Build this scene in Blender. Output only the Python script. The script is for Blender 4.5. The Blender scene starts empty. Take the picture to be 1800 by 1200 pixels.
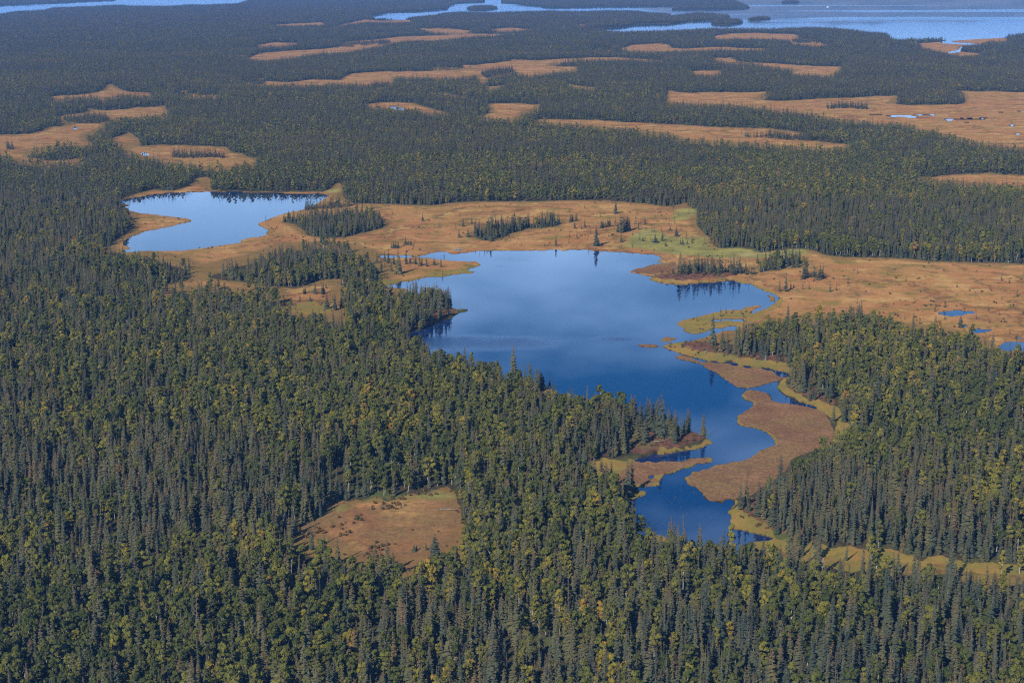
import bpy, math, random
import numpy as np

rng = np.random.default_rng(7)
random.seed(7)
S = bpy.context.scene
COL = S.collection
R = math.radians

# ------------------------------------------------------------------ camera, world, sun, exposure
H, F, VH = 200.0, 3000.0, -50.0            # camera height (m), focal length and horizon row in photo pixels
PITCH = math.atan((600 - VH) / F)
SP, CP = math.sin(PITCH), math.cos(PITCH)
cd = bpy.data.cameras.new('camera'); cam = bpy.data.objects.new('camera', cd); COL.objects.link(cam)
cam.location = (0, 0, H); cam.rotation_euler = (math.pi / 2 - PITCH, 0, 0)
cd.sensor_width = 36; cd.lens = F / 1800 * 36; cd.clip_start = 1; cd.clip_end = 200000
S.camera = cam

SUN_EL, SUN_AZ = R(33), R(28)              # shadows run away from the camera and to the right
w = bpy.data.worlds.new('World'); S.world = w; w.use_nodes = True
nt = w.node_tree; nt.nodes.clear()
sky = nt.nodes.new('ShaderNodeTexSky'); sky.sky_type = 'NISHITA'; sky.sun_disc = False
sky.sun_elevation = SUN_EL; sky.sun_rotation = math.pi + SUN_AZ
sky.altitude = 300; sky.air_density = 1.0; sky.dust_density = 0.15; sky.ozone_density = 4.0
tc = nt.nodes.new('ShaderNodeTexCoord')
mp = nt.nodes.new('ShaderNodeMapping'); mp.inputs['Scale'].default_value = (4, 4, 13)
cn = nt.nodes.new('ShaderNodeTexNoise'); cn.inputs['Scale'].default_value = 1.6; cn.inputs['Detail'].default_value = 5
cr = nt.nodes.new('ShaderNodeMapRange'); cr.inputs['From Min'].default_value = .46; cr.inputs['From Max'].default_value = .64
cr.inputs['To Max'].default_value = .42
cm = nt.nodes.new('ShaderNodeMix'); cm.data_type = 'RGBA'; cm.inputs['B'].default_value = (10.6, 16.6, 25.5, 1)
bg = nt.nodes.new('ShaderNodeBackground'); bg.inputs['Strength'].default_value = 0.066
wo = nt.nodes.new('ShaderNodeOutputWorld')
L = nt.links.new
L(tc.outputs['Generated'], mp.inputs['Vector']); L(mp.outputs[0], cn.inputs['Vector']); L(cn.outputs['Fac'], cr.inputs['Value'])
hs_ = nt.nodes.new('ShaderNodeHueSaturation'); hs_.inputs['Saturation'].default_value = 1.42; L(sky.outputs[0], hs_.inputs['Color'])
sz = nt.nodes.new('ShaderNodeSeparateXYZ'); L(tc.outputs['Generated'], sz.inputs[0])          # thin bright cloud veil low over the horizon
el = nt.nodes.new('ShaderNodeMapRange'); el.interpolation_type = 'SMOOTHSTEP'
for k_, x_ in (('From Min', .10), ('From Max', .225), ('To Min', .85), ('To Max', .0)): el.inputs[k_].default_value = x_
L(sz.outputs[2], el.inputs['Value'])
ad = nt.nodes.new('ShaderNodeMath'); ad.operation = 'ADD'; ad.use_clamp = True; L(cr.outputs[0], ad.inputs[0]); L(el.outputs[0], ad.inputs[1])
L(ad.outputs[0], cm.inputs['Factor']); L(hs_.outputs[0], cm.inputs['A']); L(cm.outputs['Result'], bg.inputs['Color'])
L(bg.outputs[0], wo.inputs[0])

sd = bpy.data.lights.new('sun', 'SUN'); sd.energy = 5.0; sd.angle = R(0.5); sd.color = (1.0, 0.92, 0.77)
sun = bpy.data.objects.new('sun', sd); COL.objects.link(sun)
sun.rotation_euler = (math.pi / 2 - SUN_EL, 0, -SUN_AZ)
sun.location = (-300, -500, 600)
vs = S.view_settings; vs.view_transform = 'Standard'; vs.look = 'None'; vs.exposure = 0.36; vs.gamma = 1; vs.use_curve_mapping = False
S.cycles.volume_bounces = 0; S.cycles.max_bounces = 6; S.cycles.diffuse_bounces = 2; S.cycles.glossy_bounces = 3
S.cycles.transmission_bounces = 3; S.cycles.transparent_max_bounces = 8
S.cycles.use_adaptive_sampling = False; S.cycles.filter_width = 1.15
S.cycles.use_denoising = False

# ------------------------------------------------------------------ geometry of the view: outlines read in photo pixels become ground metres
def px2w(u, v):
    a = (np.asarray(u, float) - 900) / F; b = -(np.asarray(v, float) - 600) / F
    t = -H / (-SP + b * CP)
    return a * t, (CP + b * SP) * t
def w2px(x, y):
    zc = y * CP + H * SP
    return 900 + F * x / zc, 600 - F * (y * SP - H * CP) / zc

U0, U1, V0, V1 = -300, 2100, -36, 1360     # raster of the ground cover, one cell per photo pixel
NW, NH = U1 - U0, V1 - V0
Z = dict(Z1=(1090, 430, 6), Z2=(1090, 590, 6), Z3=(1000, 740, 6), Z4=(1180, 640, 4.615), Z5=(680, 480, 5.4545), Z6=(900, 640, 5),
         Z7=(1080, 850, 5), Z8=(500, 840, 5), Y1=(200, 300, 5), Y2=(440, 320, 5), Y3=(760, 340, 5), Y4=(1080, 340, 5), Y5=(1440, 430, 5),
         Y6=(0, 130, 5), Y7=(1180, 0, 5.625), Y8=(1480, 0, 5.625), R1=(0, 0, 3), R2=(600, 0, 3), R3=(1200, 0, 3), R4=(0, 300, 3),
         R5=(600, 300, 3), R6=(1200, 300, 3), R9=(1200, 900, 3), P=(0, 0, 1))
def T(*a):
    """('Y1', x,y, x,y, ..., 'Y2', ...) -> list of photo pixel points"""
    out = []; i = 0
    while i < len(a):
        if isinstance(a[i], str):
            o = Z[a[i]]; i += 1; continue
        out.append((o[0] + a[i] / o[2], o[1] + a[i + 1] / o[2])); i += 2
    return out
def rough(pts, amp, seed, closed=True):
    """subdivide an outline and give it the small bays and tongues of a real shore"""
    r = np.random.default_rng(seed); P = [np.array(p, float) for p in pts]
    for lv in range(3):
        Q = []
        for i in range(len(P)):
            a, b = P[i], P[(i + 1) % len(P)]
            d = b - a; l = math.hypot(d[0], d[1]); Q.append(a)
            if l > 3:
                s = max((a[1] + 50) / 800, .08)
                n = np.array([-d[1], d[0]]) / l
                Q.append((a + b) / 2 + n * r.normal() * amp * s * min(1, l / 20) * np.array([1, .35 + .3 * s]))
        P = Q
    return np.array(P)
def fill(pts):
    """anti-aliased even-odd coverage of one outline on the raster"""
    cov = np.zeros((NH, NW), np.float32); P = np.asarray(pts, float)
    x0, y0 = P[:, 0] - U0, P[:, 1] - V0; x1, y1 = np.roll(x0, -1), np.roll(y0, -1)
    r0, r1 = max(0, int(y0.min())), min(NH - 1, int(y0.max()) + 1)
    SUB = 4
    for row in range(r0, r1 + 1):
        acc = np.zeros(NW + 2)
        for s in range(SUB):
            y = row + (s + .5) / SUB
            m = ((y0 <= y) & (y1 > y)) | ((y1 <= y) & (y0 > y))
            if not m.any(): continue
            xs = np.sort(np.clip(x0[m] + (y - y0[m]) / (y1[m] - y0[m]) * (x1[m] - x0[m]), 0, NW - 1e-3))
            for k, xv in enumerate(xs):
                sg = 1 if k % 2 == 0 else -1
                i = int(xv); f = xv - i
                acc[i] += sg * (1 - f); acc[i + 1] += sg * f
        cov[row] = np.cumsum(acc)[:NW] / SUB
    return np.clip(cov, 0, 1)
def box1(a, r, ax):
    r = int(r)
    if r < 1: return a
    pad = [(0, 0), (0, 0)]; pad[ax] = (r + 1, r)
    c = np.cumsum(np.pad(a, pad, mode='edge').astype(np.float64), axis=ax)
    n = a.shape[ax]
    hi = np.take(c, np.arange(2 * r + 1, 2 * r + 1 + n), axis=ax); lo = np.take(c, np.arange(0, n), axis=ax)
    return ((hi - lo) / (2 * r + 1)).astype(np.float32)
VROW = np.arange(NH) + V0 + .5
def wblur(a, metres):
    """blur by a radius given in metres on the ground (so wider in photo pixels near the camera)"""
    lv = [30, 110, 260, 430, 620, 820, 1050, 1300]; outs = []
    for v in lv:
        ru = metres * (v + 50) / 200 * .6; rv = metres * (v + 50) ** 2 / (H * F) * .6
        b = a
        for _ in range(2): b = box1(box1(b, round(ru), 1), round(rv), 0)
        outs.append(b)
    res = np.empty_like(a)
    for r_ in range(NH):
        v = min(max(VROW[r_], lv[0]), lv[-1] - 1e-3)
        k = max(i for i in range(len(lv)) if lv[i] <= v); f = (v - lv[k]) / (lv[k + 1] - lv[k]) if k + 1 < len(lv) else 0
        res[r_] = outs[k][r_] * (1 - f) + (outs[min(k + 1, len(lv) - 1)][r_] * f)
    return res
def sample(a, u, v):
    x = np.clip(np.asarray(u) - U0 - .5, 0, NW - 1.001); y = np.clip(np.asarray(v) - V0 - .5, 0, NH - 1.001)
    i, j = x.astype(int), y.astype(int); fx, fy = x - i, y - j
    return (a[j, i] * (1 - fx) + a[j, i + 1] * fx) * (1 - fy) + (a[j + 1, i] * (1 - fx) + a[j + 1, i + 1] * fx) * fy
def hash2(i, j, s):
    h = (i.astype(np.int64) * 374761393 + j.astype(np.int64) * 668265263 + s * 974711) & 0x7fffffff
    h = ((h ^ (h >> 13)) * 1274126177) & 0x7fffffff
    return ((h ^ (h >> 16)) & 0xffff) / 65535.0
def vnoise(x, y, scale, s, octv=3):
    out = 0; amp = 1; tot = 0
    for o in range(octv):
        X = np.asarray(x) / scale * 2 ** o + 100.3 * o; Y = np.asarray(y) / scale * 2 ** o
        i, j = np.floor(X), np.floor(Y); fx, fy = X - i, Y - j
        fx = fx * fx * (3 - 2 * fx); fy = fy * fy * (3 - 2 * fy)
        n = (hash2(i, j, s + o) * (1 - fx) + hash2(i + 1, j, s + o) * fx) * (1 - fy) + (hash2(i, j + 1, s + o) * (1 - fx) + hash2(i + 1, j + 1, s + o) * fx) * fy
        out = out + n * amp; tot += amp; amp *= .5
    return out / tot
def sstep(a, b, x):
    t = np.clip((x - a) / (b - a), 0, 1); return t * t * (3 - 2 * t)

# ------------------------------------------------------------------ outlines
near_lake = T('Y2', 1130,652, 1200,648, 1330,648, 1450,655, 1540,645, 1580,628, 1640,618, 1700,614, 'Y3', 100,516, 140,517, 140,528, 200,536, 270,525,
  400,510, 440,504, 600,505, 800,506, 1000,503, 1200,500, 1370,500, 1400,508, 1500,512, 1600,518, 1700,528,
  'Y4', 0,512, 100,522, 200,530, 300,542, 410,562, 412,570, 370,595, 385,602, 490,605, 485,612, 400,615, 300,630, 200,655, 140,685, 145,700, 230,712, 310,730, 345,735,
  300,750, 330,768, 390,785, 450,797, 520,803, 600,805, 700,798, 800,787, 900,777, 1000,768, 1060,772, 1120,795, 1200,797, 1235,820, 1290,845, 1350,870, 1410,885,
  1440,910, 1450,925, 1420,955, 1380,985, 1330,1010, 1260,1035, 1220,1055, 1205,1050, 1235,1014, 1300,994, 1335,983, 1330,972, 1240,982, 1130,998, 1140,1012, 1120,1020,
  1000,1025, 900,1040, 800,1065, 700,1090, 630,1105, 580,1115, 540,1150, 570,1170,
  'Z1', 620,865, 680,885, 650,910, 690,920, 750,945, 850,935, 960,900, 1080,878, 1240,866, 1245,888, 1060,922, 960,942, 860,982, 800,1005, 740,1022, 640,1030, 560,1040,
  500,1050, 455,1065, 450,1080, 510,1105, 600,1140,
  'Z2', 660,192, 740,212, 800,232, 870,256, 1000,271, 1120,276, 1260,306, 1400,326, 1520,341, 1620,361, 1700,372, 1760,393, 1778,410, 1780,440, 1720,470, 1680,490, 1650,520,
  1655,560, 1700,600, 1760,640, 'Z4', 910,235, 960,268, 1010,292, 1080,316, 1140,340, 1200,362, 1250,388, 1300,413, 1296,418, 1235,384, 1130,348, 1050,330, 1000,322, 940,318,
  870,302, 815,292, 820,275, 800,250, 760,225, 700,213, 620,208, 600,215, 590,235, 555,260, 590,270, 585,285, 630,300, 670,315, 650,350, 610,380, 560,405, 535,425, 540,450,
  530,480, 550,500, 620,515, 700,530, 760,550, 800,580, 830,615, 840,640, 850,660, 810,670, 750,690, 690,715, 650,740, 660,755, 600,775, 520,785, 470,795, 400,810, 330,835,
  250,855, 160,875, 110,905, 95,925, 130,950, 115,970, 150,990, 220,1010, 250,1040, 270,1085, 320,1115, 380,1115, 440,1105, 510,1095,
  'Z7', 1060,165, 1030,200, 1000,235, 975,250, 1015,265, 1020,300, 1005,345, 1030,395, 1090,405, 1170,420, 1250,445, 1320,460, 1400,470, 1410,478, 1380,490, 1300,507, 1200,530,
  1120,555, 1085,600, 1060,640, 960,690, 850,715, 740,700, 640,660, 550,610, 480,540, 460,470, 400,443, 330,437, 270,457, 230,440, 150,400, 70,330, 60,250, 88,175,
  'Z3', 600,862, 640,860, 690,820, 760,800, 815,775, 815,750, 790,730, 740,740, 715,715, 720,700, 740,692, 800,705, 880,690, 955,680, 965,660, 945,650, 990,600, 1000,580,
  1070,555, 1150,525, 1200,495, 1320,470, 1440,445, 1510,430, 1515,400, 1500,385, 1440,380, 1340,390, 1250,395, 1200,420, 1110,425, 1040,415, 980,420, 910,432, 800,432,
  690,427, 640,420, 680,410, 740,392, 850,372, 960,357, 1060,342, 1180,322, 1290,307, 1380,288, 1450,255, 1490,250, 1522,235, 1490,205, 1460,192,
  'Z6', 1700,640, 1570,600, 1450,575, 1360,545, 1220,515, 1050,470, 930,445, 860,425, 800,400, 740,370, 720,345, 680,342, 640,350, 590,375, 600,390, 590,400, 560,410, 440,402,
  370,395, 380,370, 405,355, 390,345, 340,352, 380,330, 380,315, 330,322, 400,300, 500,291, 500,283, 400,285, 350,302, 320,302, 395,260, 400,245, 350,233, 300,198, 240,188,
  170,178, 100,163, 30,153, 'Z5', 1120,1028, 1000,1010, 870,985, 740,950, 620,920, 510,890, 400,830, 330,780, 260,720, 200,670, 190,630, 80,612, 80,603, 150,592, 250,572,
  330,547, 400,517, 500,472, 580,442, 640,422, 680,388, 680,376, 720,381, 780,360, 770,345, 700,345, 672,358, 640,345, 600,322, 520,290, 420,250, 300,200, 200,160, 100,140,
  'Y2', 1180,918, 1250,905, 1300,890, 1350,880, 1420,870, 1500,850, 1600,840, 1700,830, 'Y3', 0,738, 100,735, 200,715, 340,705, 390,687, 330,680, 290,668, 380,650, 432,635,
  400,605, 370,597, 250,592, 100,582, 'Y2', 1700,685, 1620,672, 1520,665, 1400,662, 1300,662, 1200,665, 1135,660)
islands = [
  T('Z2', 570,235, 590,212, 660,213, 760,232, 800,252, 860,276, 1000,288, 1130,288, 1240,314, 1320,334, 1500,352, 1600,366, 1640,402, 1700,432, 1765,438, 1745,460, 1650,482, 1550,510,
    1440,540, 1340,555, 1260,550, 1210,530, 1150,490, 1100,455, 1050,425, 1010,385, 940,360, 890,335, 860,305, 800,290, 700,265, 620,250),
  T('Z1', 165,1062, 280,1050, 380,1050, 440,1068, 430,1082, 370,1078, 320,1092, 250,1085),
  T('Z1', 420,995, 470,975, 560,975, 612,990, 560,1010, 480,1026, 435,1015),
  T('Z1', 1530,530, 1590,528, 1640,560, 1630,600, 1580,600, 1595,570),
  T('Y3', 90,546, 110,546, 112,555, 92,557)]
left_lake = T('Y1', 45,270, 100,255, 200,235, 300,220, 400,205, 500,198, 650,192, 800,190, 900,188, 1000,190, 1150,193, 1300,195, 1450,198, 1600,205, 1700,210,
  'Y2', 600,100, 690,118, 680,130, 640,150, 590,185, 560,205, 500,222, 440,245, 330,268, 250,288, 180,315, 110,345, 60,365, 75,385, 120,405, 165,425, 140,440, 135,465, 60,480, 0,488,
  'Y1', 1110,612, 1120,630, 1050,645, 950,655, 850,668, 720,685, 620,700, 500,703, 400,703, 320,700, 230,705, 180,713, 70,712, 62,702, 140,690, 150,680, 110,662, 85,655, 85,630, 120,600, 170,575,
  220,565, 240,548, 350,525, 430,505, 520,490, 620,465, 690,447, 670,425, 600,412, 500,402, 400,390, 300,378, 220,370, 140,350, 120,335, 95,318, 140,310, 130,295, 60,290)
west_lake = T('P', -300,4, 0,10, 'R1', 300,18, 420,10, 600,3, 640,-12, 1330,-12, 1310,5, 1250,25, 1100,31, 980,33, 900,39, 740,39, 650,36, 560,36, 480,41, 380,43, 280,47, 230,61, 130,66, 60,71, 0,82, 'P', -300,34)
great_lake = T('R2', 150,85, 250,70, 400,62, 480,55, 560,50, 575,30, 620,22, 700,15, 760,12, 745,-20, 840,-20, 842,18, 950,28, 1050,35, 1080,42, 1200,42, 1350,38, 1500,38, 1650,36, 1750,34,
  'Y7', 0,104, 250,98, 500,95, 700,92, 790,80, 700,42, 640,15, 560,-60, 'P', 1320,-24, 2100,-24, 2100,50,
  'Y8', 1800,350, 1650,372, 1500,379, 1350,386, 1100,405, 1000,398, 850,407, 560,412, 510,408, 470,370, 440,345, 300,342, 150,325, 0,305,
  'Y7', 1600,295, 1400,290, 1250,295, 1000,302, 850,302, 600,302, 400,302, 250,308, 100,316, 0,320, 'R2', 1700,172, 1600,175, 1500,178, 1420,177, 1330,155, 1500,142, 1560,130, 1700,127,
  'Y7', 30,236, 150,218, 280,211, 395,206, 480,160, 250,140, 0,170, 'R2', 1740,82, 1640,75, 1560,66, 1400,66, 1250,68, 1100,66, 1000,68, 880,72, 800,74, 740,75, 640,70, 540,77, 480,88, 380,98, 340,106, 180,106)
great_islands = [T('R2', 655,46, 700,36, 800,36, 835,46, 780,53, 680,56), T('Y7', 380,238, 430,212, 520,200, 690,205, 718,228, 600,246, 450,250),
  T('Y7', 740,206, 790,190, 860,180, 960,180, 990,196, 900,206, 800,212), T('Y7', 1080,26, 1130,14, 1240,14, 1275,26, 1230,38, 1130,36), T('Y7', 360,150, 560,158, 590,180, 480,206, 380,210, 0,224, 0,168)]
ponds = [T('Y5', 1010,600, 1100,590, 1200,578, 1300,585, 1370,595, 1380,610, 1250,620, 1150,628, 1050,612), T('Y5', 1250,720, 1270,705, 1350,708, 1360,715, 1290,722),
  T('Y5', 1345,755, 1360,742, 1500,742, 1530,750, 1420,772, 1380,785), T('Y5', 1400,787, 1550,790, 1600,800, 1450,815), T('Y5', 1690,822, 1720,812, 1790,815, 1780,830),
  T('Y5', 1555,905, 1600,880, 1640,858, 1720,855, 1800,860, 1950,865, 1950,925, 1700,935, 1620,930), T('Y5', 1355,830, 1390,825, 1400,840, 1370,860),
  T('Z1', 940,798, 1010,790, 1050,795, 1100,783, 1200,788, 1340,795, 1330,804, 1150,802, 1060,805, 1000,812), T('Z1', 1160,708, 1220,702, 1240,712, 1190,716), T('Z3', 820,600, 870,565, 915,570, 900,595, 870,615, 840,612),
  T('R3', 950,602, 1050,598, 1150,606, 1200,603, 1160,612, 1050,612), T('R3', 1080,616, 1200,608, 1300,600, 1400,600, 1310,612, 1220,626, 1120,626), T('R3', 1340,634, 1420,626, 1480,622, 1500,636, 1420,642),
  T('R3', 1500,622, 1610,620, 1600,632, 1540,640, 1510,648, 1480,650, 1490,636), T('R3', 1650,592, 1720,588, 1800,582, 1850,590, 1720,600), T('R3', 1690,660, 1755,660, 1740,667), T('R3', 1745,705, 1785,706, 1770,712),
  T('R1', 378,676, 400,671, 418,675, 395,682), T('R1', 735,812, 760,806, 792,815, 770,822), T('R2', 250,567, 275,563, 300,566, 340,578, 320,582), T('R2', 1310,268, 1350,265, 1440,265, 1430,274, 1330,275),
  T('Y8', 960,414, 1060,404, 1110,424, 1250,429, 1365,440, 1350,458, 1280,447, 1100,436, 1000,430), T('Y8', 1040,520, 1100,508, 1150,498, 1180,462, 1200,466, 1165,515, 1060,532)]

big_bog = T('P', 580,352, 600,345, 620,358, 700,360, 750,362, 800,357, 850,355, 900,355, 1000,353, 1070,353, 1130,358, 1170,364, 1205,358, 1225,372, 1222,395, 1240,412, 1262,437, 1320,440, 1330,446, 1380,440,
  1425,440, 1450,449, 1490,453, 1536,454, 1580,455, 1620,459, 1674,461, 1740,463, 1800,465, 2100,466, 2100,625, 1800,622, 1752,622, 1736,610, 1726,602, 1710,598, 1700,582, 1660,590, 1650,570, 1620,578, 1580,578, 1568,568,
  1530,554, 1506,558, 1480,554, 1440,552, 1400,562, 1320,572, 1290,590, 1215,605, 1000,540, 760,505, 700,512, 670,494, 668,478, 676,468, 664,456, 658,448, 640,438, 626,432, 600,429, 568,428, 526,431, 500,428, 472,440,
  450,448, 400,458, 374,466, 366,478, 366,490, 390,493, 426,497, 470,504, 520,508, 552,496, 580,492, 612,490, 614,496, 594,500, 600,512, 592,522, 600,540, 614,554, 600,560, 580,556, 560,554, 536,546, 520,554,
  500,546, 504,532, 488,520, 476,510, 460,508, 430,512, 400,510, 370,502, 344,508, 328,512, 286,510, 240,512, 224,508, 286,503, 312,498, 340,488, 342,480, 336,466, 334,458, 310,454, 286,448, 266,443, 240,443, 226,448, 210,443,
  200,449, 180,446, 188,438, 206,420, 222,412, 236,388, 226,374, 212,366, 209,354, 220,347, 246,339, 270,334, 304,336, 330,328, 342,316, 368,315, 372,324, 364,335, 400,337, 440,338, 500,338, 560,338, 568,338, 592,327,
  600,328, 604,338)
clearing = T('Z8', 20,470, 130,440, 250,380, 330,350, 340,300, 380,240, 520,205, 650,200, 850,188, 1000,190, 1070,155, 1200,135, 1350,112, 1460,105, 1510,150, 1545,250, 1535,350, 1570,400, 1600,480, 1560,560, 1500,620, 1400,640,
  1330,660, 1300,760, 1210,790, 1130,860, 1090,840, 1000,800, 960,740, 880,740, 800,740, 740,720, 620,690, 500,710, 450,620, 350,530, 250,530, 200,520, 110,490)
bogs = [('bog_meadow', 'broad orange-brown bog spreading around both nearer lakes', big_bog, 1.5),
  ('bog_meadow', 'small orange clearing ringed by forest in the lower middle', clearing, 2.5)]
far_bogs = [
  T('Y6', 410,205, 500,195, 700,185, 800,170, 900,145, 935,105, 1010,110, 1070,140, 1150,160, 1300,165, 1345,180, 1330,205, 1200,190, 1050,190, 900,235, 850,205, 650,215, 480,225),
  T('Y6', 1520,165, 1660,160, 1650,175, 1800,180, 1950,190, 1900,210, 1700,205, 1540,185),
  T('Y6', 490,385, 600,360, 740,345, 770,330, 760,305, 850,320, 950,325, 1100,315, 1250,300, 1450,285, 1475,330, 1470,370, 1340,370, 1200,390, 1000,395, 900,420, 800,410, 650,410, 500,400),
  T('Y6', -1500,545, 0,540, 200,530, 380,505, 390,475, 500,465, 620,455, 640,430, 800,425, 900,430, 930,465, 850,500, 760,530, 720,570, 830,620, 820,645, 700,640, 520,620, 400,650, 260,665, 250,740, 350,750, 600,760, 740,755, 720,790,
    600,800, 400,800, 250,770, 100,750, 30,730, -1500,700),
  T('Y6', 970,570, 1050,545, 1150,525, 1240,590, 1200,610, 1100,625, 1000,605),
  T('R1', 640,790, 700,775, 900,770, 1100,770, 1200,780, 1240,810, 1300,825, 1370,840, 1350,870, 1200,890, 1000,870, 850,855, 790,840),
  T('Y6', 360,1190, 500,1178, 630,1180, 600,1200, 400,1212),
  T('R1', 1430,133, 1560,125, 1700,120, 1720,135, 1600,138, 1450,138),
  T('R2', -50,140, 0,130, 120,105, 200,110, 375,108, 370,118, 250,125, 100,125, 0,138),
  T('R1', 1300,310, 1360,285, 1500,270, 1700,260, 1800,245, 'R2', 0,225, 200,208, 300,195, 450,190, 600,185, 750,180, 870,185, 800,195, 650,197, 600,205, 500,215, 300,225, 230,245, 150,255, 0,282, 'R1', 1700,285, 1600,295, 1500,310, 1380,320),
  T('R1', 1340,240, 1450,225, 1570,228, 1580,240, 1480,248, 1400,250), T('R1', 1180,293, 1300,292, 1290,302, 1200,300),
  T('R2', 370,155, 500,150, 600,155, 700,165, 650,177, 500,172), T('R2', 780,155, 900,148, 1000,155, 1080,160, 900,170, 800,167), T('R2', 1240,128, 1290,128, 1285,141, 1250,139),
  T('R1', 1270,440, 1280,418, 1390,415, 1390,430, 1500,435, 1650,420, 1800,425, 'R2', 0,415, 50,390, 280,380, 500,375, 740,365, 620,355, 420,352, 500,345, 700,345, 880,325, 900,315, 1000,320, 1200,310, 1400,305, 1700,318, 1690,330, 1500,320,
    1250,322, 1100,335, 1090,350, 1250,355, 1240,375, 1150,380, 1000,405, 930,395, 920,378, 800,400, 770,425, 740,437, 710,415, 740,390, 650,410, 550,415, 280,405, 270,450, 200,470, 150,455, 0,445, 'R1', 1600,455, 1400,452),
  T('R2', 480,495, 560,495, 660,508, 650,517, 540,508), T('R2', 750,460, 880,450, 850,467, 780,482), T('R2', 1170,440, 1250,455, 1345,465, 1330,477, 1230,472),
  T('R2', 90,555, 180,545, 300,540, 380,545, 430,560, 480,575, 580,600, 560,607, 420,592, 300,582, 200,572),
  T('R2', 770,550, 900,545, 1050,550, 1040,575, 950,600, 930,635, 800,630, 700,617, 760,605, 800,590),
  T('R2', 980,640, 1050,630, 1150,630, 1300,635, 1450,640, 1600,650, 1700,655, 'R3', 0,660, 200,675, 350,675, 500,685, 650,705, 680,715, 560,740, 700,745, 850,760, 910,775, 800,785, 500,767, 250,757, 100,742, 0,737, 'R2', 1700,702, 1500,682,
    1350,667, 1200,657),
  T('R2', 1720,480, 'R3', 0,490, 200,490, 420,485, 600,475, 450,492, 380,525, 500,535, 700,522, 1000,510, 1150,510, 1080,547, 1200,557, 1480,547, 1490,500, 1430,482, 1800,488, 2700,490, 2700,800, 1800,782, 1600,767, 1480,742, 1350,705, 1230,685,
    1150,657, 1000,652, 900,642, 800,632, 600,602, 400,577, 200,552, 0,545, 'R2', 1710,540),
  T('R3', 160,190, 250,178, 400,175, 610,185, 610,205, 720,212, 730,230, 800,240, 700,247, 580,234, 560,212, 400,207, 250,207, 170,207),
  T('R2', 1460,260, 1530,238, 1650,230, 1730,235, 1740,255, 'R3', 0,258, 200,250, 300,255, 450,260, 430,269, 270,267, 100,270, 'R2', 1700,272, 1550,270),
  T('R3', 140,310, 250,303, 300,325, 450,335, 600,345, 840,352, 820,380, 790,400, 600,397, 560,390, 620,370, 500,357, 330,337, 180,322),
  T('R3', 30,380, 100,375, 200,375, 205,390, 150,399, 50,390),
  T('Y8', 750,430, 1000,415, 1100,405, 1350,388, 1600,370, 1650,400, 1600,415, 1450,410, 1370,440, 1200,450, 1150,470, 1160,510, 1400,535, 1350,555, 1200,570, 1100,555, 930,520, 850,490, 800,480),
  T('R6', 1210,42, 1350,30, 1500,18, 1650,18, 1800,25, 2700,35, 2700,88, 1800,85, 1700,77, 1550,67, 1400,57, 1250,54)]
groves = [T('Y2', 270,355, 400,375, 480,440, 500,470, 640,495, 820,490, 900,470, 1050,440, 1170,400, 1170,350, 1080,320, 900,300, 700,310, 500,330, 350,340),
  T('Y3', 360,385, 430,410, 520,430, 600,400, 700,350, 820,312, 950,312, 1100,287, 1140,270, 1100,258, 900,278, 750,300, 500,330, 380,350),
  T('Y4', 1270,700, 1340,690, 1450,680, 1540,640, 1720,620, 1560,590, 1400,600, 1280,660), T('Y1', -60,420, 60,380, 130,420, 140,470, 80,540, 0,570)]
gold = [T('Z1', 585,840, 650,790, 800,760, 1000,710, 1290,670, 1400,730, 1600,640, 1640,580, 1720,560, 1700,650, 1560,720, 1500,790, 1350,830, 1300,890, 1050,890, 900,930, 780,950, 680,900),
  T('Z2', 450,115, 600,80, 660,80, 640,130, 800,180, 1000,225, 1200,250, 1440,280, 1700,300, 1800,330, 1820,450, 1770,400, 1620,365, 1400,330, 1120,280, 870,260, 660,200, 520,150),
  T('Z4', 860,190, 880,150, 970,90, 1000,110, 920,160, 930,200, 1000,250, 1080,290, 1200,315, 1330,350, 1400,440, 1450,520, 1440,640, 1340,720, 1280,660, 1330,560, 1290,440, 1230,390, 1080,320, 910,240),
  T('Z3', 90,490, 200,440, 350,415, 640,405, 900,355, 1180,310, 1380,265, 1440,215, 1540,200, 1530,250, 1400,310, 1100,350, 700,425, 640,470, 520,600, 450,720, 100,640), T('Z3', 590,870, 560,800, 700,760, 780,725, 820,740, 815,790, 700,840),
  T('Z3', 700,690, 960,640, 980,690, 800,720), T('R9', 240,0, 300,-30, 320,30, 480,120, 540,155, 620,185, 800,202, 1000,208, 1150,235, 1300,248, 1480,285, 1650,288, 2700,295, 2700,350, 1700,345, 1500,335, 1400,290, 1250,305, 1050,265, 800,255,
    620,225, 500,195, 400,150, 280,110, 240,60), T('Z7', 200,420, 300,420, 400,425, 470,450, 480,540, 300,540), T('Z6', 300,250, 400,235, 520,280, 420,365, 300,365), T('Z6', 560,400, 640,350, 720,340, 760,400, 660,480, 580,470),
  T('Y4', 290,745, 600,795, 900,770, 1060,755, 1240,800, 1470,900, 1480,960, 1400,1000, 1480,930, 1440,890, 1200,815, 1000,775, 600,812, 300,770),
  T('Y3', -700,820, -300,760, 0,700, 380,640, 440,640, 300,720, 0,745, -400,800, -600,870), T('Y2', 290,1110, 500,1055, 650,1085, 760,1130, 600,1165, 400,1155)]
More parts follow.
